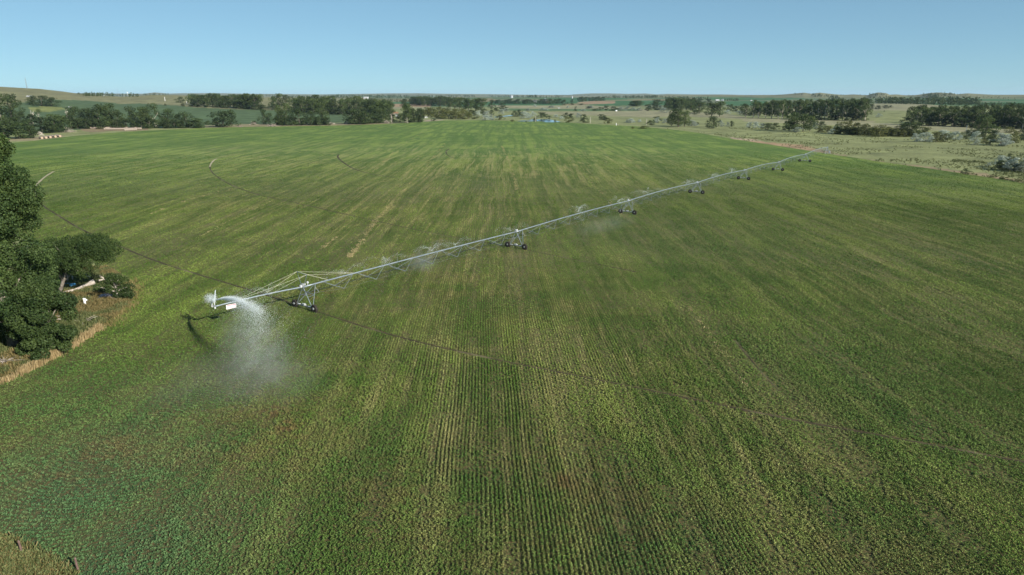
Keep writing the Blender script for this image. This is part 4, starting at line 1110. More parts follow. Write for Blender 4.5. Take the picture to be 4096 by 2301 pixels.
belt(R3, 'in the scrub around the pond', [
    ('silver', 790, 325, 262, 70), ('silver', 880, 325, 262, 75), ('silver', 860, 355, 308, 100), ('silver', 920, 352, 310, 60), ('silver', 1030, 292, 244, 62), ('silver', 1075, 268, 237, 60), ('silver', 1290, 268, 236, 48), ('silver', 1245, 338, 272, 90), ('silver', 1290, 335, 285, 70), ('silver', 1335, 320, 268, 60), ('silver', 1620, 346, 316, 52), ('silver', 1790, 328, 284, 62), ('silver', 1570, 328, 300, 62), ('silver', 1440, 257, 230, 60), ('silver', 1475, 258, 235, 50), ('silver', 1355, 222, 196, 38), ('silver', 1850, 268, 245, 58), ('silver', 1910, 237, 210, 60),
    ('shrub', 840, 300, 245, 80), ('dark', 925, 245, 152, 62), ('dark', 920, 305, 250, 50), ('dark', 1027, 217, 183, 66), ('shrub', 970, 262, 228, 70), ('shrub', 1040, 262, 215, 90), ('dark', 1160, 322, 262, 70), ('dark', 1205, 318, 252, 60), ('willow', 1005, 354, 304, 80), ('dark', 1420, 332, 278, 80), ('dark', 1455, 325, 280, 60), ('dark', 1668, 332, 281, 62), ('shrub', 1720, 338, 290, 60), ('willow', 1362, 362, 330, 52), ('willow', 1700, 378, 325, 80), ('shrub', 1850, 380, 335, 90), ('shrub', 1850, 340, 298, 60), ('shrub', 2030, 352, 298, 80), ('willow', 2095, 390, 335, 80), ('shrub', 2060, 355, 320, 60), ('silver', 2320, 384, 340, 62), ('silver', 2285, 378, 350, 40), ('silver', 2413, 376, 345, 34), ('shrub', 1500, 340, 310, 50), ('shrub', 1560, 375, 350, 26), ('shrub', 740, 300, 262, 60), ('willow', 1130, 372, 350, 44), ('shrub', 1270, 378, 362, 24)])
belt(R3, 'on the pasture beyond the pond', [
    ('silver', 1535, 230, 208, 60), ('silver', 1505, 230, 212, 40), ('dark', 1655, 205, 150, 58), ('dark', 1730, 180, 147, 32), ('willow', 1730, 203, 182, 40), ('silver', 1690, 232, 212, 30), ('dark', 1768, 235, 215, 22), ('silver', 1925, 237, 210, 66), ('dark', 1960, 262, 240, 60), ('shrub', 2010, 255, 225, 50), ('shrub', 2070, 255, 210, 60), ('shrub', 2150, 262, 220, 90), ('silver', 2222, 262, 222, 82), ('shrub', 1895, 238, 214, 50), ('shrub', 2370, 215, 160, 100), ('dark', 1830, 203, 190, 60), ('dark', 1765, 265, 238, 30)])
rowof(R3, 'dark', 970, 190, 148, 1590, 192, 145, 17, 75, 'distant tree in the farmstead windbreak beyond the pond', 'trees of the farmstead windbreak beyond the pond', jt=6)
rowof(R3, 'dark', 1810, 168, 122, 2040, 160, 120, 8, 50, 'distant tree in the short row right of the white bin', 'trees of the short row right of the bin', jt=4)
belt(R4, 'at the pasture edge right of the pond', [
    ('cotton', 535, 424, 248, 175), ('cotton', 600, 420, 268, 110), ('cotton', 470, 415, 300, 80), ('shrub', 260, 402, 358, 80), ('shrub', 322, 378, 320, 80), ('silver', 60, 382, 345, 66), ('silver', 148, 374, 350, 32), ('silver', 325, 384, 328, 60), ('silver', 400, 386, 342, 66), ('dark', 888, 438, 320, 140), ('silver', 670, 416, 358, 80), ('silver', 965, 420, 362, 58), ('dark', 732, 400, 377, 26), ('silver', 1035, 420, 376, 40), ('dark', 1070, 420, 363, 46), ('willow', 190, 440, 412, 110), ('silver', 545, 415, 375, 50), ('silver', 700, 416, 372, 50), ('willow', 80, 440, 422, 40)])
belt(R4, 'in the loose wood behind the pasture', [
    ('cotton', 120, 215, 160, 130), ('cotton', 320, 205, 148, 100), ('cotton', 440, 250, 140, 110), ('cotton', 500, 255, 132, 120), ('cotton', 560, 255, 138, 110), ('cotton', 620, 250, 140, 100), ('cotton', 745, 290, 178, 130), ('cotton', 870, 318, 185, 130), ('cotton', 950, 318, 172, 130), ('cotton', 690, 235, 135, 90), ('dark', 760, 215, 146, 90), ('dark', 835, 200, 140, 70), ('cotton', 290, 215, 165, 90), ('cotton', 660, 260, 170, 90),
    ('silver', 395, 282, 232, 88), ('silver', 350, 255, 208, 66), ('silver', 30, 258, 218, 60), ('silver', 90, 258, 225, 60), ('silver', 150, 260, 228, 50), ('shrub', 230, 262, 200, 80), ('silver', 255, 240, 210, 50), ('shrub', 310, 255, 205, 70), ('silver', 1035, 292, 252, 64), ('silver', 1150, 300, 262, 82), ('shrub', 1060, 262, 200, 80), ('shrub', 1120, 268, 215, 80), ('shrub', 1180, 275, 220, 60), ('cotton', 90, 215, 170, 70), ('dark', 700, 300, 255, 60)])
rowof(R4, 'grove', 1230, 332, 182, 2420, 362, 160, 21, 120, 'tall poplar with a pale trunk in the dense middle grove on the right', 'poplars of the middle grove', jt=13)
rowof(R4, 'grove', 1290, 312, 165, 2380, 335, 150, 20, 115, 'tall poplar with a pale trunk in the dense middle grove on the right', 'poplars of the middle grove', jt=13)
rowof(R4, 'shrub', 1700, 352, 290, 2400, 362, 300, 9, 110, 'dark shrub under the right half of the dense middle poplar grove', 'undergrowth of the middle grove')
belt(R4, 'in front of the middle poplar grove', [
    ('silver', 1255, 434, 376, 72), ('silver', 1310, 436, 374, 72), ('silver', 1375, 434, 388, 60), ('dark', 1430, 455, 385, 100), ('dark', 1500, 452, 385, 100), ('shrub', 1610, 455, 415, 60), ('cotton', 1700, 470, 285, 170), ('cotton', 1790, 470, 300, 140), ('cotton', 1650, 465, 360, 100), ('cotton', 1860, 465, 320, 100), ('silver', 1730, 478, 428, 90), ('silver', 1910, 442, 370, 70), ('silver', 1925, 350, 314, 50), ('dark', 1970, 445, 368, 90), ('willow', 2040, 482, 415, 110), ('silver', 2080, 496, 444, 62), ('willow', 1950, 480, 430, 80),
    ('willow', 2170, 496, 372, 110), ('shrub', 2140, 492, 420, 100), ('willow', 2250, 500, 365, 120), ('willow', 2330, 502, 385, 120), ('shrub', 2290, 505, 430, 120), ('willow', 2420, 510, 395, 110), ('willow', 2490, 520, 430, 110), ('willow', 2560, 522, 405, 120), ('silver', 2130, 450, 395, 60)])
belt(R5, 'beside the track between the two poplar groves', [('dark', 1040, 248, 195, 80), ('dark', 1110, 246, 208, 66), ('dark', 1180, 237, 205, 62), ('dark', 1235, 230, 207, 36), ('silver', 1108, 326, 288, 54), ('dark', 1035, 300, 285, 24), ('dark', 1170, 270, 258, 12)])
belt(R5, 'in the scrub before the right hand poplar grove', [
    ('willow', 1200, 518, 425, 110), ('willow', 1290, 520, 435, 120), ('willow', 1365, 522, 450, 100), ('dark', 1330, 470, 390, 80), ('shrub', 1230, 515, 450, 120), ('cotton', 1440, 520, 378, 170), ('cotton', 1380, 500, 390, 100), ('shrub', 1420, 522, 450, 90), ('willow', 1590, 495, 425, 100), ('silver', 1478, 572, 490, 76), ('silver', 1585, 572, 480, 120), ('silver', 1640, 560, 500, 70), ('willow', 1695, 572, 475, 110), ('willow', 1785, 572, 490, 100), ('silver', 1750, 540, 458, 110), ('silver', 1885, 552, 470, 90), ('silver', 1930, 556, 505, 50),
    ('dark', 1990, 548, 455, 90), ('silver', 2090, 572, 472, 80), ('silver', 2010, 520, 465, 60), ('cotton', 2190, 500, 310, 190), ('cotton', 2110, 500, 350, 110), ('shrub', 2160, 545, 470, 100), ('shrub', 2260, 575, 460, 110), ('silver', 2335, 612, 488, 160), ('silver', 2390, 606, 500, 90), ('willow', 2470, 585, 470, 130), ('willow', 2425, 480, 424, 90), ('shrub', 2570, 560, 455, 120), ('willow', 2175, 588, 540, 50), ('silver', 2085, 605, 572, 60), ('shrub', 2060, 530, 460, 80), ('shrub', 2230, 600, 520, 60)])
rowof(R5, 'grove', 1450, 400, 238, 2760, 450, 232, 20, 150, 'tall dark poplar in the long right hand grove', 'poplars of the right hand grove', jt=16)
rowof(R5, 'grove', 1500, 380, 222, 2760, 425, 205, 20, 140, 'tall dark poplar in the long right hand grove', 'poplars of the right hand grove', jt=16)
rowof(R5, 'shrub', 1420, 402, 330, 2700, 448, 350, 13, 130, 'dark undergrowth shrub along the long right hand grove', 'undergrowth of the right hand grove')
belt(R5, 'near the right hand end of the field edge', [
    ('silver', 2345, 838, 715, 130), ('shrub', 2330, 850, 760, 110), ('silver', 2470, 870, 735, 130), ('shrub', 2420, 860, 780, 150), ('silver', 2570, 880, 745, 130), ('dark', 2430, 780, 695, 60), ('silver', 2222, 822, 780, 48), ('dark', 1985, 902, 845, 80), ('dark', 2620, 760, 560, 140), ('shrub', 2530, 880, 800, 120)])

# leafy undergrowth that closes the belts
rowof(R1, 'shrub', 720, 542, 450, 1230, 542, 455, 11, 75, 'low leafy bush under the trees behind the long row of hay bales', 'bushes under the trees behind the bales')
rowof(R1, 'shrub', 1330, 540, 450, 2010, 536, 460, 14, 75, 'low leafy bush under the trees behind the long row of hay bales', 'bushes under the trees behind the bales')
rowof(R2, 'shrub', 1030, 408, 330, 1550, 405, 335, 12, 70, 'low leafy bush at the foot of the tall narrow trees on the far field edge', 'bushes at the foot of the narrow trees')
rowof(R2, 'shrub', 1760, 396, 320, 2130, 384, 300, 9, 80, 'low leafy bush below the rounded trees left of the dead white trunk', 'bushes below the rounded edge trees')
rowof(R2, 'cotton', 1200, 275, 140, 2160, 312, 165, 15, 95, 'rounded tree in the second rank of the tall grove beyond the field edge', 'second rank of the tall grove')
rowof(R2, 'shrub', 1180, 280, 225, 2160, 318, 245, 15, 85, 'dark bush along the foot of the tall grove beyond the field edge', 'bushes along the tall grove')
rowof(R5, 'willow', 700, 498, 430, 1420, 520, 440, 12, 95, 'low olive bush filling the scrub line before the poplar groves', 'bushes filling the scrub line')
rowof(R4, 'cotton', 410, 255, 140, 720, 250, 150, 7, 90, 'broad tree filling the loose wood behind the pasture', 'trees filling the loose wood')
rowof(R3, 'dark', 130, 205, 125, 500, 215, 128, 8, 80, 'dark tree in the back rank of the distant grove', 'back rank of the distant grove', jt=5)

# far woods: bands of trees that read as one mass
def wood_band(bands):
    rng = np.random.default_rng(9); VS = []; RS = []
    for (view, x0, y0, x1, y1, hpx, thick, n) in bands:
        for i in range(n):
            q = rng.random(); X = x0 + (x1 - x0) * q; Yb = y0 + (y1 - y0) * q - rng.random() * thick
            px, py = view(X, Yb); p = at(px, py); dist = math.hypot(p[0], p[1])
            H = min(max(hpx / 2.516 * rng.uniform(0.6, 1.25) / FPX * dist, 4), 24); W = H * rng.uniform(0.7, 1.2)
            V, F, r, B = crown_np(rng, H, W / 2, 0.3, 5, 46, H * 0.2)
            VS.append(V + p); RS.append(r)
    V = np.vstack(VS)
    tag(link('distant_woods', np_mesh('distant_woods', V, np.arange(len(V)).reshape(-1, 4), M['cotton'], {'rnd': np.concatenate(RS)})), 'far woods and shelter belts in thin dark bands across the plain', 'woods', kind='stuff')
wood_band([
    (R1, 840, 215, 1400, 222, 26, 8, 110), (R1, 780, 205, 900, 210, 18, 4, 14), (R1, 1400, 210, 1700, 205, 16, 5, 30),
    (R2, 900, 118, 1250, 120, 14, 8, 50), (R2, 1160, 140, 1560, 142, 24, 8, 80), (R2, 1560, 140, 2340, 136, 26, 14, 170), (R2, 1500, 116, 1900, 114, 14, 4, 60), (R2, 2130, 180, 2360, 182, 26, 14, 40),
    (R3, 60, 132, 760, 128, 20, 10, 120), (R3, 500, 112, 1000, 112, 12, 4, 50), (R3, 900, 126, 1640, 132, 18, 10, 130), (R3, 1280, 128, 1380, 130, 26, 4, 16), (R3, 1640, 116, 1720, 118, 12, 4, 10), (R3, 2050, 138, 2576, 134, 22, 10, 110), (R3, 1550, 112, 2050, 110, 10, 3, 50),
    (R4, 0, 136, 380, 130, 20, 8, 60), (R4, 400, 150, 860, 158, 26, 12, 80), (R4, 960, 164, 1140, 164, 22, 5, 30), (R4, 2050, 160, 2160, 166, 34, 8, 24),
    (R5, 920, 186, 1500, 190, 40, 10, 110), (R5, 1180, 190, 2000, 208, 44, 14, 200), (R5, 1600, 160, 1900, 180, 30, 26, 120), (R5, 1900, 198, 2120, 200, 46, 14, 50), (R5, 2000, 208, 2420, 214, 22, 8, 60), (R5, 2150, 222, 2700, 240, 34, 10, 70),
    (R5, 1010, 112, 1200, 108, 16, 14, 30), (R5, 440, 120, 700, 135, 18, 20, 60), (R5, 1560, 120, 1880, 115, 22, 14, 60), (R5, 250, 100, 420, 100, 12, 8, 20), (R5, 680, 112, 760, 110, 10, 6, 12), (R5, 830, 110, 980, 108, 8, 4, 12), (R5, 1100, 150, 1900, 160, 12, 40, 60), (R5, 1900, 110, 2500, 160, 9, 20, 60)])
# low brush dotted over the pasture on the right
def brush():
    rng = np.random.default_rng(19); VS = []; RS = []
    pts = []
    for _ in range(5200):
        X = rng.uniform(-500, 2700); Yb = rng.uniform(480, 1000)
        px, py = R5(X, Yb); p = at(px, py)
        if fbm(np.array([p[0] / 22]), np.array([p[1] / 22]), 61, 4)[0] < 0.50: continue
        pts.append(p)
    for view, x0, y0, x1, y1, n in [(R4, 1050, 440, 1380, 446, 70), (R4, 420, 450, 800, 492, 40), (R4, 900, 500, 1900, 600, 160), (R5, -100, 600, 900, 770, 120), (R5, 900, 770, 1700, 860, 160), (R5, 1700, 860, 2576, 985, 120), (R5, 1850, 765, 2200, 785, 90), (R4, 60, 435, 230, 440, 30), (R3, 1900, 430, 2250, 440, 50)]:
        for _ in range(n):
            q = rng.random(); px, py = view(x0 + (x1 - x0) * q, y0 + (y1 - y0) * q + rng.normal() * 5); pts.append(at(px, py))
    pts = np.array(pts); k = ~in_poly(pts[:, 0], pts[:, 1], FIELD); pts = pts[k]
    for p in pts:
        H = rng.uniform(0.3, 1.0); W = H * rng.uniform(1.2, 3.2)
        V, F, r, B = crown_np(rng, H, W / 2, 0.02, 4, 34, 0.28); VS.append(V + p); RS.append(r)
    V = np.vstack(VS); tag(link('pasture_weeds', np_mesh('pasture_weeds', V, np.arange(len(V)).reshape(-1, 4), M['weed'], {'rnd': np.concatenate(RS)})), 'low weeds and brush scattered over the pasture beyond the field', 'weeds', kind='stuff')
brush()

# ------------------------------------------------------------------ the near tree and the nook beneath it
def near_tree(px_, pb, top_z, R, hb, nb, nleaf, ls, label, seed, lean=0.0, loc=None, mat='near', squash=1.0, name='broadleaf_tree', r0=0.5, zp=0.8, rz=0.0, blob=(0.2, 0.36), bark='bark'):
    rng = np.random.default_rng(seed); p = at(px_, pb, 0) if loc is None else np.array(loc)
    V, F, r, B = crown_np(rng, top_z, R, hb, nb, nleaf, ls, blob=blob, zpow=zp, lean=lean, hang=0.25)
    V[:, 1] *= squash; B[:, 1] *= squash
    root = empty(name, tuple(p), rz); tag(root, label, 'tree')
    link('crown', np_mesh('crown', V, F, M[mat], {'rnd': r}), root)
    link('trunk', trunk_mb(rng, B, top_z, hb, r0, lean, nl=22).mesh('trunk', M[bark], True), root)
    return root
near_tree(20, 1392, 27.2, 7.4, 1.6, 140, 150000, 0.25, 'huge leafy cottonwood filling the left edge above the fallen trunk', 3, loc=(-61.5, 79.0, 0), blob=(0.12, 0.29), r0=0.55, zp=0.5)
near_tree(0, 0, 9.5, 3.9, 0.4, 50, 42000, 0.24, 'lower bushy tree in front of the huge cottonwood', 4, loc=(-55.5, 77.0, 0), blob=(0.18, 0.34), r0=0.25, zp=0.55)
near_tree(0, 0, 9.6, 7.6, 4.2, 56, 44000, 0.24, 'low wide spreading tree reaching out beside the huge cottonwood', 6, loc=(-70.5, 101.5, 0), squash=0.5, lean=7.0, blob=(0.14, 0.24), r0=0.3, zp=0.7)
near_tree(0, 0, 4.2, 3.2, 0.5, 26, 6000, 0.22, 'sparse small tree with broken pale branches at the nook corner', 12, loc=(-60.0, 99.5, 0), squash=0.7, blob=(0.16, 0.28), r0=0.14, bark='palebark')
def grass_mesh(name, pts, h, w, mat, label, cat, rng, kind='stuff', lean=0.35, per=5):
    n = len(pts); P = np.repeat(pts, per, 0); n2 = len(P)
    P = P + np.c_[rng.normal(0, 0.16, (n2, 2)), np.zeros(n2)]
    hh = np.repeat(np.broadcast_to(np.asarray(h, float), (n,)), per) * rng.uniform(0.45, 1.15, n2); a = rng.random(n2) * 2 * np.pi
    d = np.c_[np.cos(a), np.sin(a), np.zeros(n2)]; t = P + np.c_[rng.normal(0, lean, (n2, 2)) * hh[:, None], hh]
    ww = w * rng.uniform(0.6, 1.3, n2)[:, None] / 2
    V = np.stack([P - d * ww, P + d * ww, t + d * ww * 0.5, t - d * ww * 0.5], 1).reshape(-1, 3)
    return tag(link(name, np_mesh(name, V, np.arange(len(V)).reshape(-1, 4), M[mat], {'rnd': np.repeat(rng.random(n2), 4)})), label, cat, kind=kind)
rg = np.random.default_rng(31)
def fill(poly_px, n):
    P = np.array([at(x, y, 0)[:2] for x, y in poly_px]); lo, hi = P.min(0), P.max(0)
    q = lo + (hi - lo) * rg.random((n, 2)); k = in_poly(q[:, 0], q[:, 1], P) & ~in_poly(q[:, 0], q[:, 1], FIELD); q = q[k]
    return np.c_[q, np.zeros(len(q))]
nook = fill([(-60, 1560), (0, 1530), (250, 1400), (420, 1310), (515, 1228), (535, 1180), (515, 1120), (430, 1070), (200, 1070), (-100, 1100)], 30000)
v_ = fbm(nook[:, 0] / 3.5, nook[:, 1] / 3.5, 81, 3)
grass_mesh('weeds', nook[v_ < 0.54], 0.55, 0.12, 'weed', 'tall green weeds around the trees in the field corner', 'weeds', rg)
grass_mesh('dry_grass', nook[v_ >= 0.52], 0.5, 0.10, 'grass', 'dry brown grass between the weeds in the field corner', 'grass', rg)
cor = fill([(-60, 2130), (30, 2160), (200, 2240), (340, 2330), (100, 2400), (-100, 2400)], 9000)
grass_mesh('dry_grass', cor[::2], 0.4, 0.08, 'grass', 'dry brown grass in the near bottom corner outside the crop', 'grass', rg)
grass_mesh('weeds', cor[1::2], 0.45, 0.12, 'weed', 'green weeds mixed in the dry grass of the near bottom corner', 'weeds', rg)
# tall straw coloured grass in a strip along the crop edge
sl_ = smooth_line([at(x, y, 0)[:2] for x, y in [(5, 1538), (60, 1512), (110, 1486), (170, 1455), (230, 1425), (300, 1385), (360, 1345), (400, 1318)]], 10)
t_ = rg.random(5200); idx = (t_ * (len(sl_) - 1)); i0 = idx.astype(int); fr = (idx - i0)[:, None]
sp_ = sl_[i0] * (1 - fr) + sl_[np.minimum(i0 + 1, len(sl_) - 1)] * fr + rg.normal(0, 0.2, (5200, 2))
clump = vnoise(t_ * 34, t_ * 0, 5); sp_ = sp_[(clump > 0.5) & (rg.random(5200) < 0.4) | (rg.random(5200) < 0.05)]
grass_mesh('straw_grass', np.c_[sp_, np.zeros(len(sp_))], 0.35 + 0.75 * vnoise(sp_[:, 0] * 1.3, sp_[:, 1] * 1.3, 12), 0.05, 'straw', 'tall straw coloured grass strip along the crop edge', 'grass', rg, lean=0.12, per=5)
sl2 = smooth_line([at(x, y, 0)[:2] for x, y in [(400, 1318), (460, 1270), (505, 1225), (525, 1180), (515, 1130)]], 8)
t_ = rg.random(1800); idx = (t_ * (len(sl2) - 1)); i0 = idx.astype(int); fr = (idx - i0)[:, None]
sp_ = sl2[i0] * (1 - fr) + sl2[np.minimum(i0 + 1, len(sl2) - 1)] * fr + rg.normal(0, 0.9, (1800, 2)); sp_ = sp_[:700]
grass_mesh('dry_grass', np.c_[sp_, np.zeros(len(sp_))], 0.5, 0.06, 'grass', 'dry grass fringe round the tip of the field corner', 'grass', rg, per=4)
# broken lines of straw left where passes of the drill met
def straw_line(pts, n, wid, h):
    L = smooth_line([at(x, y, 0)[:2] for x, y in pts], 12); t = rg.random(n); t = t[vnoise(t * 60, t * 0, int(n)) > 0.42]
    idx = t * (len(L) - 1.001); i0 = idx.astype(int); fr = (idx - i0)[:, None]; q = L[i0] * (1 - fr) + L[i0 + 1] * fr + rg.normal(0, wid, (len(t), 2))
    return np.c_[q, np.zeros(len(q))]
SL = [straw_line(*a) for a in [([(1779, 576), (1676, 696), (1546, 837), (1437, 978), (1400, 1030)], 900, 0.3, 0), ([(1709, 516), (1600, 590), (1491, 690)], 350, 0.4, 0), ([(600, 859), (760, 800), (926, 755)], 160, 0.3, 0),
      ([(806, 946), (900, 895), (1089, 804)], 140, 0.25, 0), ([(2007, 585), (2030, 633), (2050, 690), (2068, 760)], 450, 0.35, 0), ([(1290, 996), (1345, 950)], 120, 0.25, 0), ([(2500, 880), (2430, 800), (2360, 730)], 120, .3, 0), ([(3000, 1570), (2880, 1400), (2720, 1180)], 160, .15, 0)]]
grass_mesh('straw_grass', np.vstack(SL), 0.22, 0.09, 'dull', 'broken pale straw lines running through the green crop', 'grass', rg, per=4)
# things lying in the nook
def log(pts, rad, label, name='fallen_log', mat='logbark', cat='log'):
    m = MB(); P = []
    for (x, y, z) in pts: q = at(x, y, z); P.append(q)
    c0 = np.array(P[0]); c0[2] = 0
    m.tube([p - c0 for p in P], rad, 8); o = m.build(name, M[mat], None, True); o.location = Vector(c0); return o
def branch_thing(pxs, label, r=0.09, mat='logbark', seed=1, name='dead_branch', nsub=5, cat='branch'):
    rng = np.random.default_rng(seed); m = MB(); P = np.array([at(x, y, z) for x, y, z in pxs]); c0 = P[0] * [1, 1, 0]
    P = P - c0; m.tube(P, np.linspace(r, r * 0.4, len(P)), 6)
    for i in range(nsub):
        k = rng.uniform(0.2, 0.95) * (len(P) - 1); a = int(k); s = P[a] + (P[a + 1] - P[a]) * (k - a)
        e = s + rng.normal(size=3) * [0.9, 0.9, 0.3] + [0, 0, 0.25]; m.tube([s, (s + e) / 2 + [0, 0, .08], e], r * np.array([.5, .35, .15]), 5)
    o = m.build(name, M[mat], None, True); o.location = Vector(c0); return tag(o, label, cat)
lg = log([(200, 1190, 0.15), (250, 1172, 0.25), (300, 1160, 0.4), (340, 1143, 0.55), (378, 1130, 0.8)], np.array([0.12, 0.18, 0.22, 0.27, 0.34]), '')
tag(lg, 'long fallen tree trunk with pale bark and a sawn forked end', 'log')
lf = MB(); a = at(345, 1141, 0.55); b_ = at(372, 1122, 0.95); lf.tube([a - np.array(lg.location), b_ - np.array(lg.location)], np.array([0.2, 0.2]), 8); lf.build('limb', M['logbark'], lg, True)
branch_thing([(195, 1238, 0.1), (215, 1230, .25), (240, 1227, .2), (280, 1231, .1)], 'thin bleached branch lying left of the white pipe stub', 0.07, seed=4)
branch_thing([(220, 1272, .1), (255, 1278, .4), (262, 1268, .6)], 'forked bleached branch standing up in the weeds', 0.13, seed=5)
branch_thing([(262, 1282, .3), (300, 1283, .2), (335, 1286, .15), (362, 1280, .4)], 'long bleached branch lying beside the forked one', 0.09, seed=6)
branch_thing([(395, 1122, 1.0), (415, 1118, .9), (432, 1115, .9), (455, 1110, 1.0)], 'broken pale limb lying right of the fallen trunk', 0.16, seed=7)
branch_thing([(455, 1130, .4), (475, 1120, .8), (480, 1100, 1.4)], 'splintered pale branch at the far tip of the nook', 0.12, seed=8)
branch_thing([(236, 1092, .6), (262, 1090, .8), (285, 1100, .5)], 'pale dead limb in the grass behind the fallen trunk', 0.12, seed=9)
branch_thing([(342, 1095, .8), (352, 1102, .6), (362, 1110, .4)], 'short thick stub of pale wood behind the fallen trunk', 0.14, seed=10, nsub=1)
branch_thing([(415, 1170, .9), (440, 1185, .5), (470, 1200, .2)], 'thin bare twigs over the dark tarp', 0.04, seed=13, nsub=8)
branch_thing([(-15, 1440, .1), (10, 1448, .5), (35, 1445, .3)], 'heap of grey dead twigs at the left border above the straw grass', 0.05, seed=14, nsub=30)
branch_thing([(68, 1422, .1), (80, 1418, .25), (92, 1414, .2)], 'short white stick lying under the huge cottonwood', 0.09, seed=15, nsub=1)
branch_thing([(150, 1412, .1), (170, 1402, .3), (190, 1398, .2)], 'thin tan twig lying just above the straw grass', 0.03, seed=16, nsub=3)
# white stand pipe with a cap and elbow
c = at(341, 1222, 0); rt = empty('standpipe', tuple(c)); tag(rt, 'white upright pipe stub with a side outlet standing in the weeds', 'pipe')
m = MB(); m.lathe((0, 0, 0), [(0.15, 0), (0.15, 0.95), (0.2, 0.97), (0.2, 1.1), (0.0, 1.12)], (0, 0, 1), 12); m.build('riser', M['white'], rt, False)
m = MB(); m.tube([(0, 0, .82), (0.3, 0, .84)], 0.1, 10); m.lathe((0.3, 0, .84), [(0.14, -.03), (0.14, .06)], (1, 0, 0), 10); m.build('outlet', M['white'], rt)
# dark tarp over a low heap
c = at(420, 1192, 0); rng_ = np.random.default_rng(2)
gx, gy = np.meshgrid(np.linspace(-1.15, 1.15, 20), np.linspace(-0.8, 0.8, 14))
hz = 0.55 * np.clip(1 - (gx / 1.15) ** 4, 0, 1) * np.clip(1 - (gy / 0.8) ** 4, 0, 1) * (0.7 + 0.5 * fbm(gx * 2 + 5, gy * 2 + 5, 3, 3)) + 0.02
Vt = np.c_[(gx + fbm(gx * 2, gy * 2, 8) * .2).ravel(), gy.ravel(), hz.ravel()]; ii = np.arange(280).reshape(14, 20)
Ft = np.stack([ii[:-1, :-1], ii[:-1, 1:], ii[1:, 1:], ii[1:, :-1]], -1).reshape(-1, 4)
o = link('tarp', np_mesh('tarp', Vt, Ft, M['tarp'], None, True)); o.location = Vector(c); o.rotation_euler = (0, 0, 0.5); tag(o, 'dark blue grey tarp thrown over a low heap in dry grass', 'tarp')
# fuel tank on a small stand, mostly behind leaves
def tank(c, label, mat, rz, R=0.45, L=1.0, leg=0.5):
    rt = empty('drum', tuple(c), rz); tag(rt, label, 'drum')
    m = MB(); m.lathe((-L / 2, 0, leg + R), [(0, 0), (R * .8, 0.01), (R, 0.08), (R, L * .33), (R * 1.04, L * .35), (R, L * .37), (R, L * .64), (R * 1.04, L * .66), (R, L * .68), (R, L - .08), (R * .8, L - .01), (0, L)], (1, 0, 0), 20); m.build('barrel', M[mat], rt, True)
    m = MB()
    for a in (-1, 1):
        for b in (-1, 1): m.tube([(a * L * .35, b * R * .7, leg + R * .35), (a * L * .4, b * R * .95, 0)], 0.035, 5)
    m.build('stand', M['steeldark'], rt)
tank(at(135, 1185, 0), 'orange drum on a stand glimpsed through the cottonwood leaves', 'orange', 0.3, 0.42, 0.9, 0.5)
c = at(150, 1180, 0); m = MB(); m.box((0, 0, 0.75), (0.3, 0.1, 1.5)); m.box((0, 0, 1.55), (0.42, 0.16, 0.1)); o = m.build('white_board', M['white']); o.location = Vector(c); o.rotation_euler = (0, 0.12, .3); tag(o, 'white upright board beside the orange drum', 'board')
tank(at(293, 1152, 0), 'blue drum lying in deep shade behind the fallen trunk', 'blue', 1.0, 0.3, 0.8, 0.15)
c = at(272, 1140, 0); m = MB(); m.box((0, 0, .25), (1.1, .5, .1)); m.box((-.4, 0, .12), (.1, .5, .2)); m.box((.4, 0, .12), (.1, .5, .2)); o = m.build('blue_plank', M['blue']); o.location = Vector(c); tag(o, 'flat blue panel on two feet in the shade left of the blue drum', 'panel')
# pump panel: post with grey box
c = at(283, 1128, 0); rt = empty('electric_box_post', tuple(c), 0.3); tag(rt, 'dark wooden post carrying grey electric boxes behind the fallen trunk', 'electric box')
m = MB(); m.box((-.35, 0, 1.1), (.14, .14, 2.3)); m.box((.35, 0, 1.1), (.14, .14, 2.3)); m.box((0, 0, 2.1), (1.0, .08, .14)); m.build('post', M['wood'], rt)
m = MB(); m.box((0, -.14, 1.75), (.5, .2, .7)); m.box((0, -.25, 1.75), (.42, .02, .6)); m.build('box', M['steeldark'], rt)

# ------------------------------------------------------------------ hay bales, brush piles, posts and poles
bale = MB(); bale.lathe((-0.75, 0, 0.82), [(0.0, 0.01), (0.74, 0.0), (0.83, 0.07), (0.85, 0.4), (0.84, 0.75), (0.85, 1.1), (0.83, 1.43), (0.74, 1.5), (0.0, 1.49)], (1, 0, 0), 16)
bale_me = bale.mesh('hay_bale', [M['hay'], M['hayend']], False)
bale_me.polygons.foreach_set('material_index', [1 if abs(p.normal.x) > 0.9 else 0 for p in bale_me.polygons])
def bale_row(x0, y0, x1, y1, n, label, group, rz=None, off=0.0):
    a, b = at(x0, y0), at(x1, y1); d = unit(b - a); ang = math.atan2(d[1], d[0])
    for i in range(n):
        p = a + d * 1.62 * i; p[2] = float(height(p[0], p[1]))
        o = link('hay_bale', bale_me); o.location = Vector(p) + Vector((prnd.uniform(-.08, .08), prnd.uniform(-.08, .08), 0)); o.rotation_euler = (prnd.uniform(0, 6.28) * 0, 0, ang + prnd.uniform(-.06, .06)); tag(o, label, 'hay bale', group)
for (x0, y0, x1, y1, n) in [(240, 549, 200, 544, 6), (222, 551, 180, 546, 6), (202, 553, 160, 547.5, 6), (184, 555, 145, 549, 5), (168, 556.5, 135, 551, 4)]:
    bale_row(x0, y0, x1, y1, n, 'weathered round hay bale in the short cluster at the left field edge', 'round bales of the short cluster')
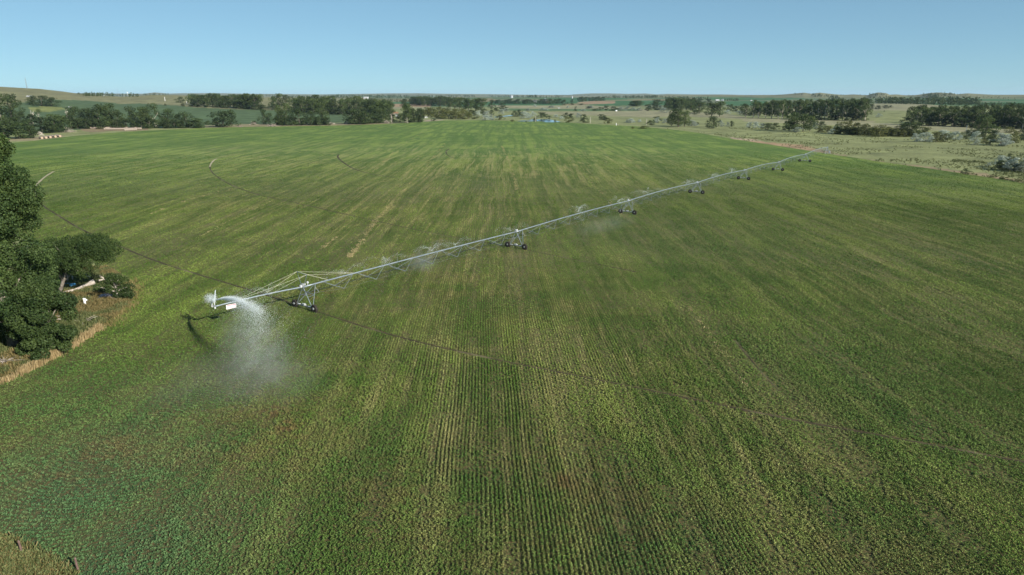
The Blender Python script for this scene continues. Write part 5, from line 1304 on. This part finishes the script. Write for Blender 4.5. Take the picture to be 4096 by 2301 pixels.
for (x0, y0, x1, y1, n) in [(365, 516, 560, 514.5, 26), (420, 520, 572, 518, 19), (500, 524, 545, 522, 7)]:
    bale_row(x0, y0, x1, y1, n, 'weathered round hay bale in the long row under the trees', 'round bales of the long row')
def pile(view, X, Y, w, h, label, mat='wood', seed=1, name='brush_pile', cat='brush pile'):
    rng = np.random.default_rng(seed); px, py = view(X, Y); p = at(px, py); s = np.linalg.norm(p) / FPX / 2.516
    W, Hh = w * s, h * s; m = MB()
    for i in range(60):
        a = rng.random() * 6.28; r_ = rng.random() * W / 2; z = Hh * (1 - (r_ / (W / 2)) ** 1.5) * rng.random()
        c = np.array([math.cos(a) * r_, math.sin(a) * r_ * 0.6, z + 0.1]); d = unit(rng.normal(size=3) * [1, 1, 0.35]) * rng.uniform(.12, .3) * W
        m.tube([c - d, c + d], rng.uniform(0.06, 0.14), 4)
    o = m.build(name, M[mat]); o.location = Vector(p); tag(o, label, cat)
pile(R1, 680, 578, 120, 36, 'heap of grey dead branches between the bale cluster and the thicket', 'wood', 1)
pile(R1, 400, 608, 60, 28, 'small heap of pale branches behind the bale cluster', 'palebark', 2)
pile(R2, 985, 418, 120, 14, 'low pinkish rubble heap under the tall narrow trees', 'hay', 3, 'rubble_pile', 'rubble pile')
pile(R2, 650, 425, 50, 12, 'small rubble heap left of the low pinkish one', 'hay', 4, 'rubble_pile', 'rubble pile')
pile(R2, 1940, 385, 60, 26, 'grey pink brush heap below the rounded edge tree', 'hay', 5)
pile(R2, 2020, 360, 56, 24, 'grey pink brush heap nearest the dead white trunk', 'hay', 6)
pile(R2, 2125, 385, 70, 24, 'brown brush heap at the foot of the dead white trunk', 'wood', 7)
pile(R2, 1720, 390, 50, 22, 'grey brush heap left of the rounded edge tree', 'wood', 8)
pile(R2, 1570, 395, 70, 14, 'flat grey brush heap right of the tall narrow trees', 'wood', 9)
pile(R2, 795, 400, 70, 24, 'grey stump heap beside the little field edge shrub', 'wood', 10)
def pole(view, X, yb, yt, label, mat='wood', r=0.14, arm=True):
    px, py = view(X, yb); _, ty = view(X, yt); p = at(px, py); H = float(z_for(ty, p[1]) - p[2])
    rt = empty('utility_pole', tuple(p)); tag(rt, label, 'utility pole')
    m = MB(); m.tube([(0, 0, -.3), (0, 0, H)], np.array([r * 1.3, r]), 8); m.build('post', M[mat], rt)
    m = MB(); m.lathe((0, 0, H - .05), [(.04, 0), (.07, .08), (.07, .2), (.03, .26)], (0, 0, 1), 8); m.lathe((r + .2, 0, H - 1.4), [(.16, 0), (.18, .1), (.18, .6), (.1, .7)] if arm else [(.05, 0), (.06, .2)], (0, 0, 1), 10); m.tube([(0, 0, H - 1.0), (r + .2, 0, H - 1.0)], .04, 5); m.build('fitting', M['steel'], rt)
M['palepole'] = m_rough('pale_pole_wood', (0.42, 0.38, 0.32), (0.60, 0.56, 0.49), 2.0)
for X, yb, yt, lb in [(390, 314, 272, 'pale utility pole in front of the olive thicket'), (840, 355, 308, 'pale utility pole left of the pond by the silver shrubs'), (1365, 376, 314, 'pale utility pole standing right before the pond'), (1915, 386, 324, 'pale utility pole between the pond and the round silver shrubs'), (2480, 403, 342, 'pale utility pole at the right end of the far field edge')]:
    pole(R3, X, yb, yt, lb, 'palepole', 0.16)
pole(R4, 932, 425, 392, 'short pole beside the round dark tree in the pasture', 'palepole', 0.14); pole(R5, 1992, 470, 405, 'pale pole before the right hand poplar grove', 'steel', 0.14)
pole(R1, 1661, 262, 222, 'white pole on the distant tan slope', 'white', 0.3, False); pole(R1, 1881, 290, 256, 'thin pole beside the distant stand', 'white', 0.2, False)
def post(px, py, h, r, label, mat='redwood', name='fence_post', tilt=0.0):
    p = at(px, py); m = MB(); m.tube([(0, 0, -.2), (0.01, 0, h * .5), (0, 0, h)], np.array([r, r * .95, r * .9]), 8); m.lathe((0, 0, h), [(r * .9, 0), (r * .6, .03), (0.0, .04)], (0, 0, 1), 8)
    for z in (.5, .8): m.lathe((0, 0, h * z), [(r * 1.0, 0), (r * 1.12, .01), (r * 1.0, .02)], (0, 0, 1), 8)
    o = m.build(name, M[mat]); o.location = Vector(p); o.rotation_euler = (0, tilt, 0); tag(o, label, 'post')
post(92, 2222, 1.15, 0.07, 'reddish wooden fence post nearer the left border in dry grass', tilt=-0.08)
post(314, 2290, 1.1, 0.07, 'reddish wooden fence post at the bottom border', tilt=-0.04)
post(*R3(2176, 408), 2.2, 0.35, 'short white marker post on the far field edge', 'white', 'marker_post')
post(*R3(2195, 408), 1.4, 0.25, 'stubby pale marker post beside the taller white one', 'wood', 'marker_post')
post(*R2(2518, 334), 2.0, 0.5, 'left one of two white stubs behind the field corner', 'white', 'marker_post')
post(*R2(2535, 334), 2.0, 0.5, 'right one of two white stubs behind the field corner', 'white', 'marker_post')

# ------------------------------------------------------------------ far farm buildings, bins and masts
def bin_(view, X, yb, yt, w, label, tower=False):
    px, py = view(X, yb); _, ty = view(X, yt); p = at(px, py); dist = math.hypot(p[0], p[1]); H = float(z_for(ty, p[1]) - p[2]); R = w / 2.516 / FPX * dist / 2
    H = max(H, R)
    rt = empty('grain_bin', tuple(p)); tag(rt, label, 'grain bin')
    m = MB(); prof = [(R, -1)]; z = 0
    while z < H * 0.74: prof += [(R, z), (R * 1.015, z + H * .03), (R, z + H * .06)]; z += H * .06
    m.lathe((0, 0, 0), prof, (0, 0, 1), 20); m.build('wall', M['galv'], rt, True)
    m = MB(); zt = prof[-1][1]; m.lathe((0, 0, 0), [(R * 1.04, zt), (R * .2, H * .96), (R * .2, H), (0, H * 1.01)], (0, 0, 1), 20); m.build('roof', M['galv'], rt)
    m = MB(); m.box((0, -R * 1.01, 1.1), (1.2, .2, 2.2)); m.build('door', M['steeldark'], rt)
bin_(R3, 1122, 131, 102, 30, 'large grey grain bin on the horizon left of centre')
bin_(R3, 1462, 162, 134, 26, 'pale domed grain bin by the farmstead trees')
bin_(R3, 1733, 137, 112, 13, 'slim white grain bin alone on the plain')
bin_(R4, 985, 163, 140, 12, 'white bin beside the far farmhouse on the green plain'); bin_(R4, 970, 163, 143, 10, 'shorter white bin touching the far farmhouse')
def house(view, X, yb, yt, w, label, roof='roofgrey', depth=0.6, rz=0.1, name='farm_building', wall='limewash', gab=0.45):
    px, py = view(X, yb); _, ty = view(X, yt); p = at(px, py); dist = math.hypot(p[0], p[1]); W = w / 2.516 / FPX * dist; H = float(z_for(ty, p[1]) - p[2]); H = max(min(H, W * 1.3), W * 0.25)
    D = W * depth; he = H * (1 - gab); rt = empty(name, tuple(p), rz); tag(rt, label, 'building')
    V = np.array([(-W / 2, -D / 2, -1), (W / 2, -D / 2, -1), (W / 2, D / 2, -1), (-W / 2, D / 2, -1), (-W / 2, -D / 2, he), (W / 2, -D / 2, he), (W / 2, D / 2, he), (-W / 2, D / 2, he), (-W / 2, 0, H * .97), (W / 2, 0, H * .97)])
    m = MB(); m.add(V, [(0, 1, 5, 4), (2, 3, 7, 6), (1, 2, 6, 9, 5), (3, 0, 4, 8, 7)]); m.build('wall', M[wall], rt)
    o = W * .04; V = []
    for (y0, z0, y1, z1) in ((-D / 2 - o, he - o * .6, 0, H), (0, H, D / 2 + o, he - o * .6)):
        V += [(-W / 2 - o, y0, z0), (W / 2 + o, y0, z0), (W / 2 + o, y1, z1), (-W / 2 - o, y1, z1), (-W / 2 - o, y0, z0 + o * .5), (W / 2 + o, y0, z0 + o * .5), (W / 2 + o, y1, z1 + o * .5), (-W / 2 - o, y1, z1 + o * .5)]
    m = MB(); fs = [(0, 3, 2, 1), (4, 5, 6, 7), (0, 1, 5, 4), (2, 3, 7, 6), (1, 2, 6, 5), (3, 0, 4, 7)]
    m.add(V[:8], fs); m.add(V[8:], fs); m.build('roof', M[roof], rt)
    m = MB(); m.box((W * .1, -D / 2 - .02, he * .42), (W * .14, .12, he * .84)); m.build('door', M['steeldark'], rt)
    for q in (-.32, .34): m = MB(); m.box((W * q, -D / 2 - .02, he * .55), (W * .1, .12, he * .3)); m.build('window', M['glass'], rt)
house(R4, 928, 160, 146, 34, 'long white farm building on the far green plain'); house(R4, 1270, 162, 152, 14, 'small white shed alone on the far green plain')
house(R3, 1360, 178, 153, 28, 'white farmhouse among the windbreak trees'); house(R3, 1480, 182, 168, 26, 'low red roofed shed right of the white farmhouse', 'roofred')
house(R3, 808, 170, 162, 18, 'tiny white shed beyond the large rounded grove'); house(R1, 1038, 213, 205, 16, 'tiny white house in the far wood on the left'); house(R3, 1600, 236, 230, 20, 'pale low shed in the pasture beyond the pond')
house(R2, 1570, 142, 134, 22, 'tiny white building showing over the tall grove')
house(R2, 2238, 320, 296, 30, 'white shed half hidden behind the field edge trees', 'roofgrey'); house(R2, 2215, 300, 272, 60, 'rust coloured shed roof behind the white shed', 'rust', wall='wood')
house(R2, 1925, 143, 120, 44, 'white grain elevator with tall house far behind the grove', 'roofgrey', 0.5, 0, 'grain_elevator', 'white', 0.3)
house(R2, 1895, 143, 100, 10, 'narrow red tower of the far grain elevator', 'roofred', 1.0, 0, 'elevator_tower', 'red', 0.2)
house(R1, 706, 326, 318, 22, 'small white shed right of the tall dead tree', 'roofgrey'); house(R1, 300, 222, 212, 40, 'faint low shed on the far left hillside', 'roofgrey')
# white dome tank on the pasture
px, py = R3(2175, 264); p = at(px, py); s = np.linalg.norm(p) / FPX / 2.516; rt = empty('round_tank', tuple(p)); tag(rt, 'small white domed tank on the open pasture', 'tank')
m = MB(); m.lathe((0, 0, 0), [(11 * s, 0), (11 * s, 4 * s)], (0, 0, 1), 18); m.build('wall', M['white'], rt); m = MB(); m.lathe((0, 0, 4 * s), [(11.2 * s, 0), (9.5 * s, 3 * s), (6 * s, 5.4 * s), (0.1, 6.4 * s)], (0, 0, 1), 18); m.build('dome', M['white'], rt, True)
# water tower
px, py = R1(1286, 213); p = at(px, py); dist = math.hypot(p[0], p[1]); H = float(z_for(R1(0, 172)[1], p[1]) - p[2]); rt = empty('water_tower', tuple(p)); tag(rt, 'white water tower on the far left skyline', 'water tower')
R_ = 5.5 / 2.516 / FPX * dist; m = MB(); m.tube([(0, 0, -2), (0, 0, H * .7)], R_ * .28, 8); m.build('stem', M['white'], rt); m = MB(); m.lathe((0, 0, H - R_ * 1.6), [(R_ * .3, 0), (R_, R_ * .5), (R_, R_ * 1.1), (R_ * .5, R_ * 1.6), (0.02, R_ * 1.7)], (0, 0, 1), 14); m.build('tank', M['white'], rt, True)
def mast(X, yb, yt, tw_, label, lean=0.0):
    px, py = R1(X, yb); p = at(px, py); dist = math.hypot(p[0], p[1]); H = float(z_for(R1(0, yt)[1], p[1]) - p[2]); rt = empty('radio_mast', tuple(p)); tag(rt, label, 'radio mast')
    m = MB(); r = tw_ / 2.516 / FPX * dist; n = 14
    L = [[np.array([math.cos(a) * r * (1 - .7 * k / n) + lean * H * k / n, math.sin(a) * r * (1 - .7 * k / n), H * k / n]) for k in range(n + 1)] for a in (0.5, 2.6, 4.7)]
    for P in L: m.tube(P, 0.14, 4)
    for k in range(n):
        for i in range(3): m.tube([L[i][k], L[(i + 1) % 3][k + 1]], 0.09, 3); m.tube([L[i][k], L[(i + 1) % 3][k]], 0.09, 3)
    m.build('lattice', M['steeldark'], rt)
    m = MB(); m.tube([(lean * H, 0, H), (lean * H, 0, H * 1.04)], 0.12, 4); m.build('antenna', M['steeldark'], rt)
mast(272, 142, 30, 5, 'tall thin lattice mast on the left hilltop', -0.0); mast(1187, 200, 128, 6, 'shorter lattice mast on the far wood left of the water tower')

# ------------------------------------------------------------------ haze: the air over the plain
hz_ = MB(); hz_.box((0, 0, 0), (44000, 40000, 202)); hme = hz_.mesh('haze', [])
hm = bpy.data.materials.new('haze_air'); hm.use_nodes = True
for n in list(hm.node_tree.nodes): hm.node_tree.nodes.remove(n)
vo = hm.node_tree.nodes.new('ShaderNodeOutputMaterial'); pvn = hm.node_tree.nodes.new('ShaderNodeVolumePrincipled')
pvn.inputs['Color'].default_value = (0.55, 0.78, 1.0, 1); pvn.inputs['Density'].default_value = HAZE if 'HAZE' in globals() else 2.4e-5; pvn.inputs['Anisotropy'].default_value = 0.0
hm.node_tree.links.new(pvn.outputs[0], vo.inputs['Volume']); hme.materials.clear(); hme.materials.append(hm)
ho = link('haze', hme); ho.location = (0, 15000, 81); tag(ho, kind='stuff')
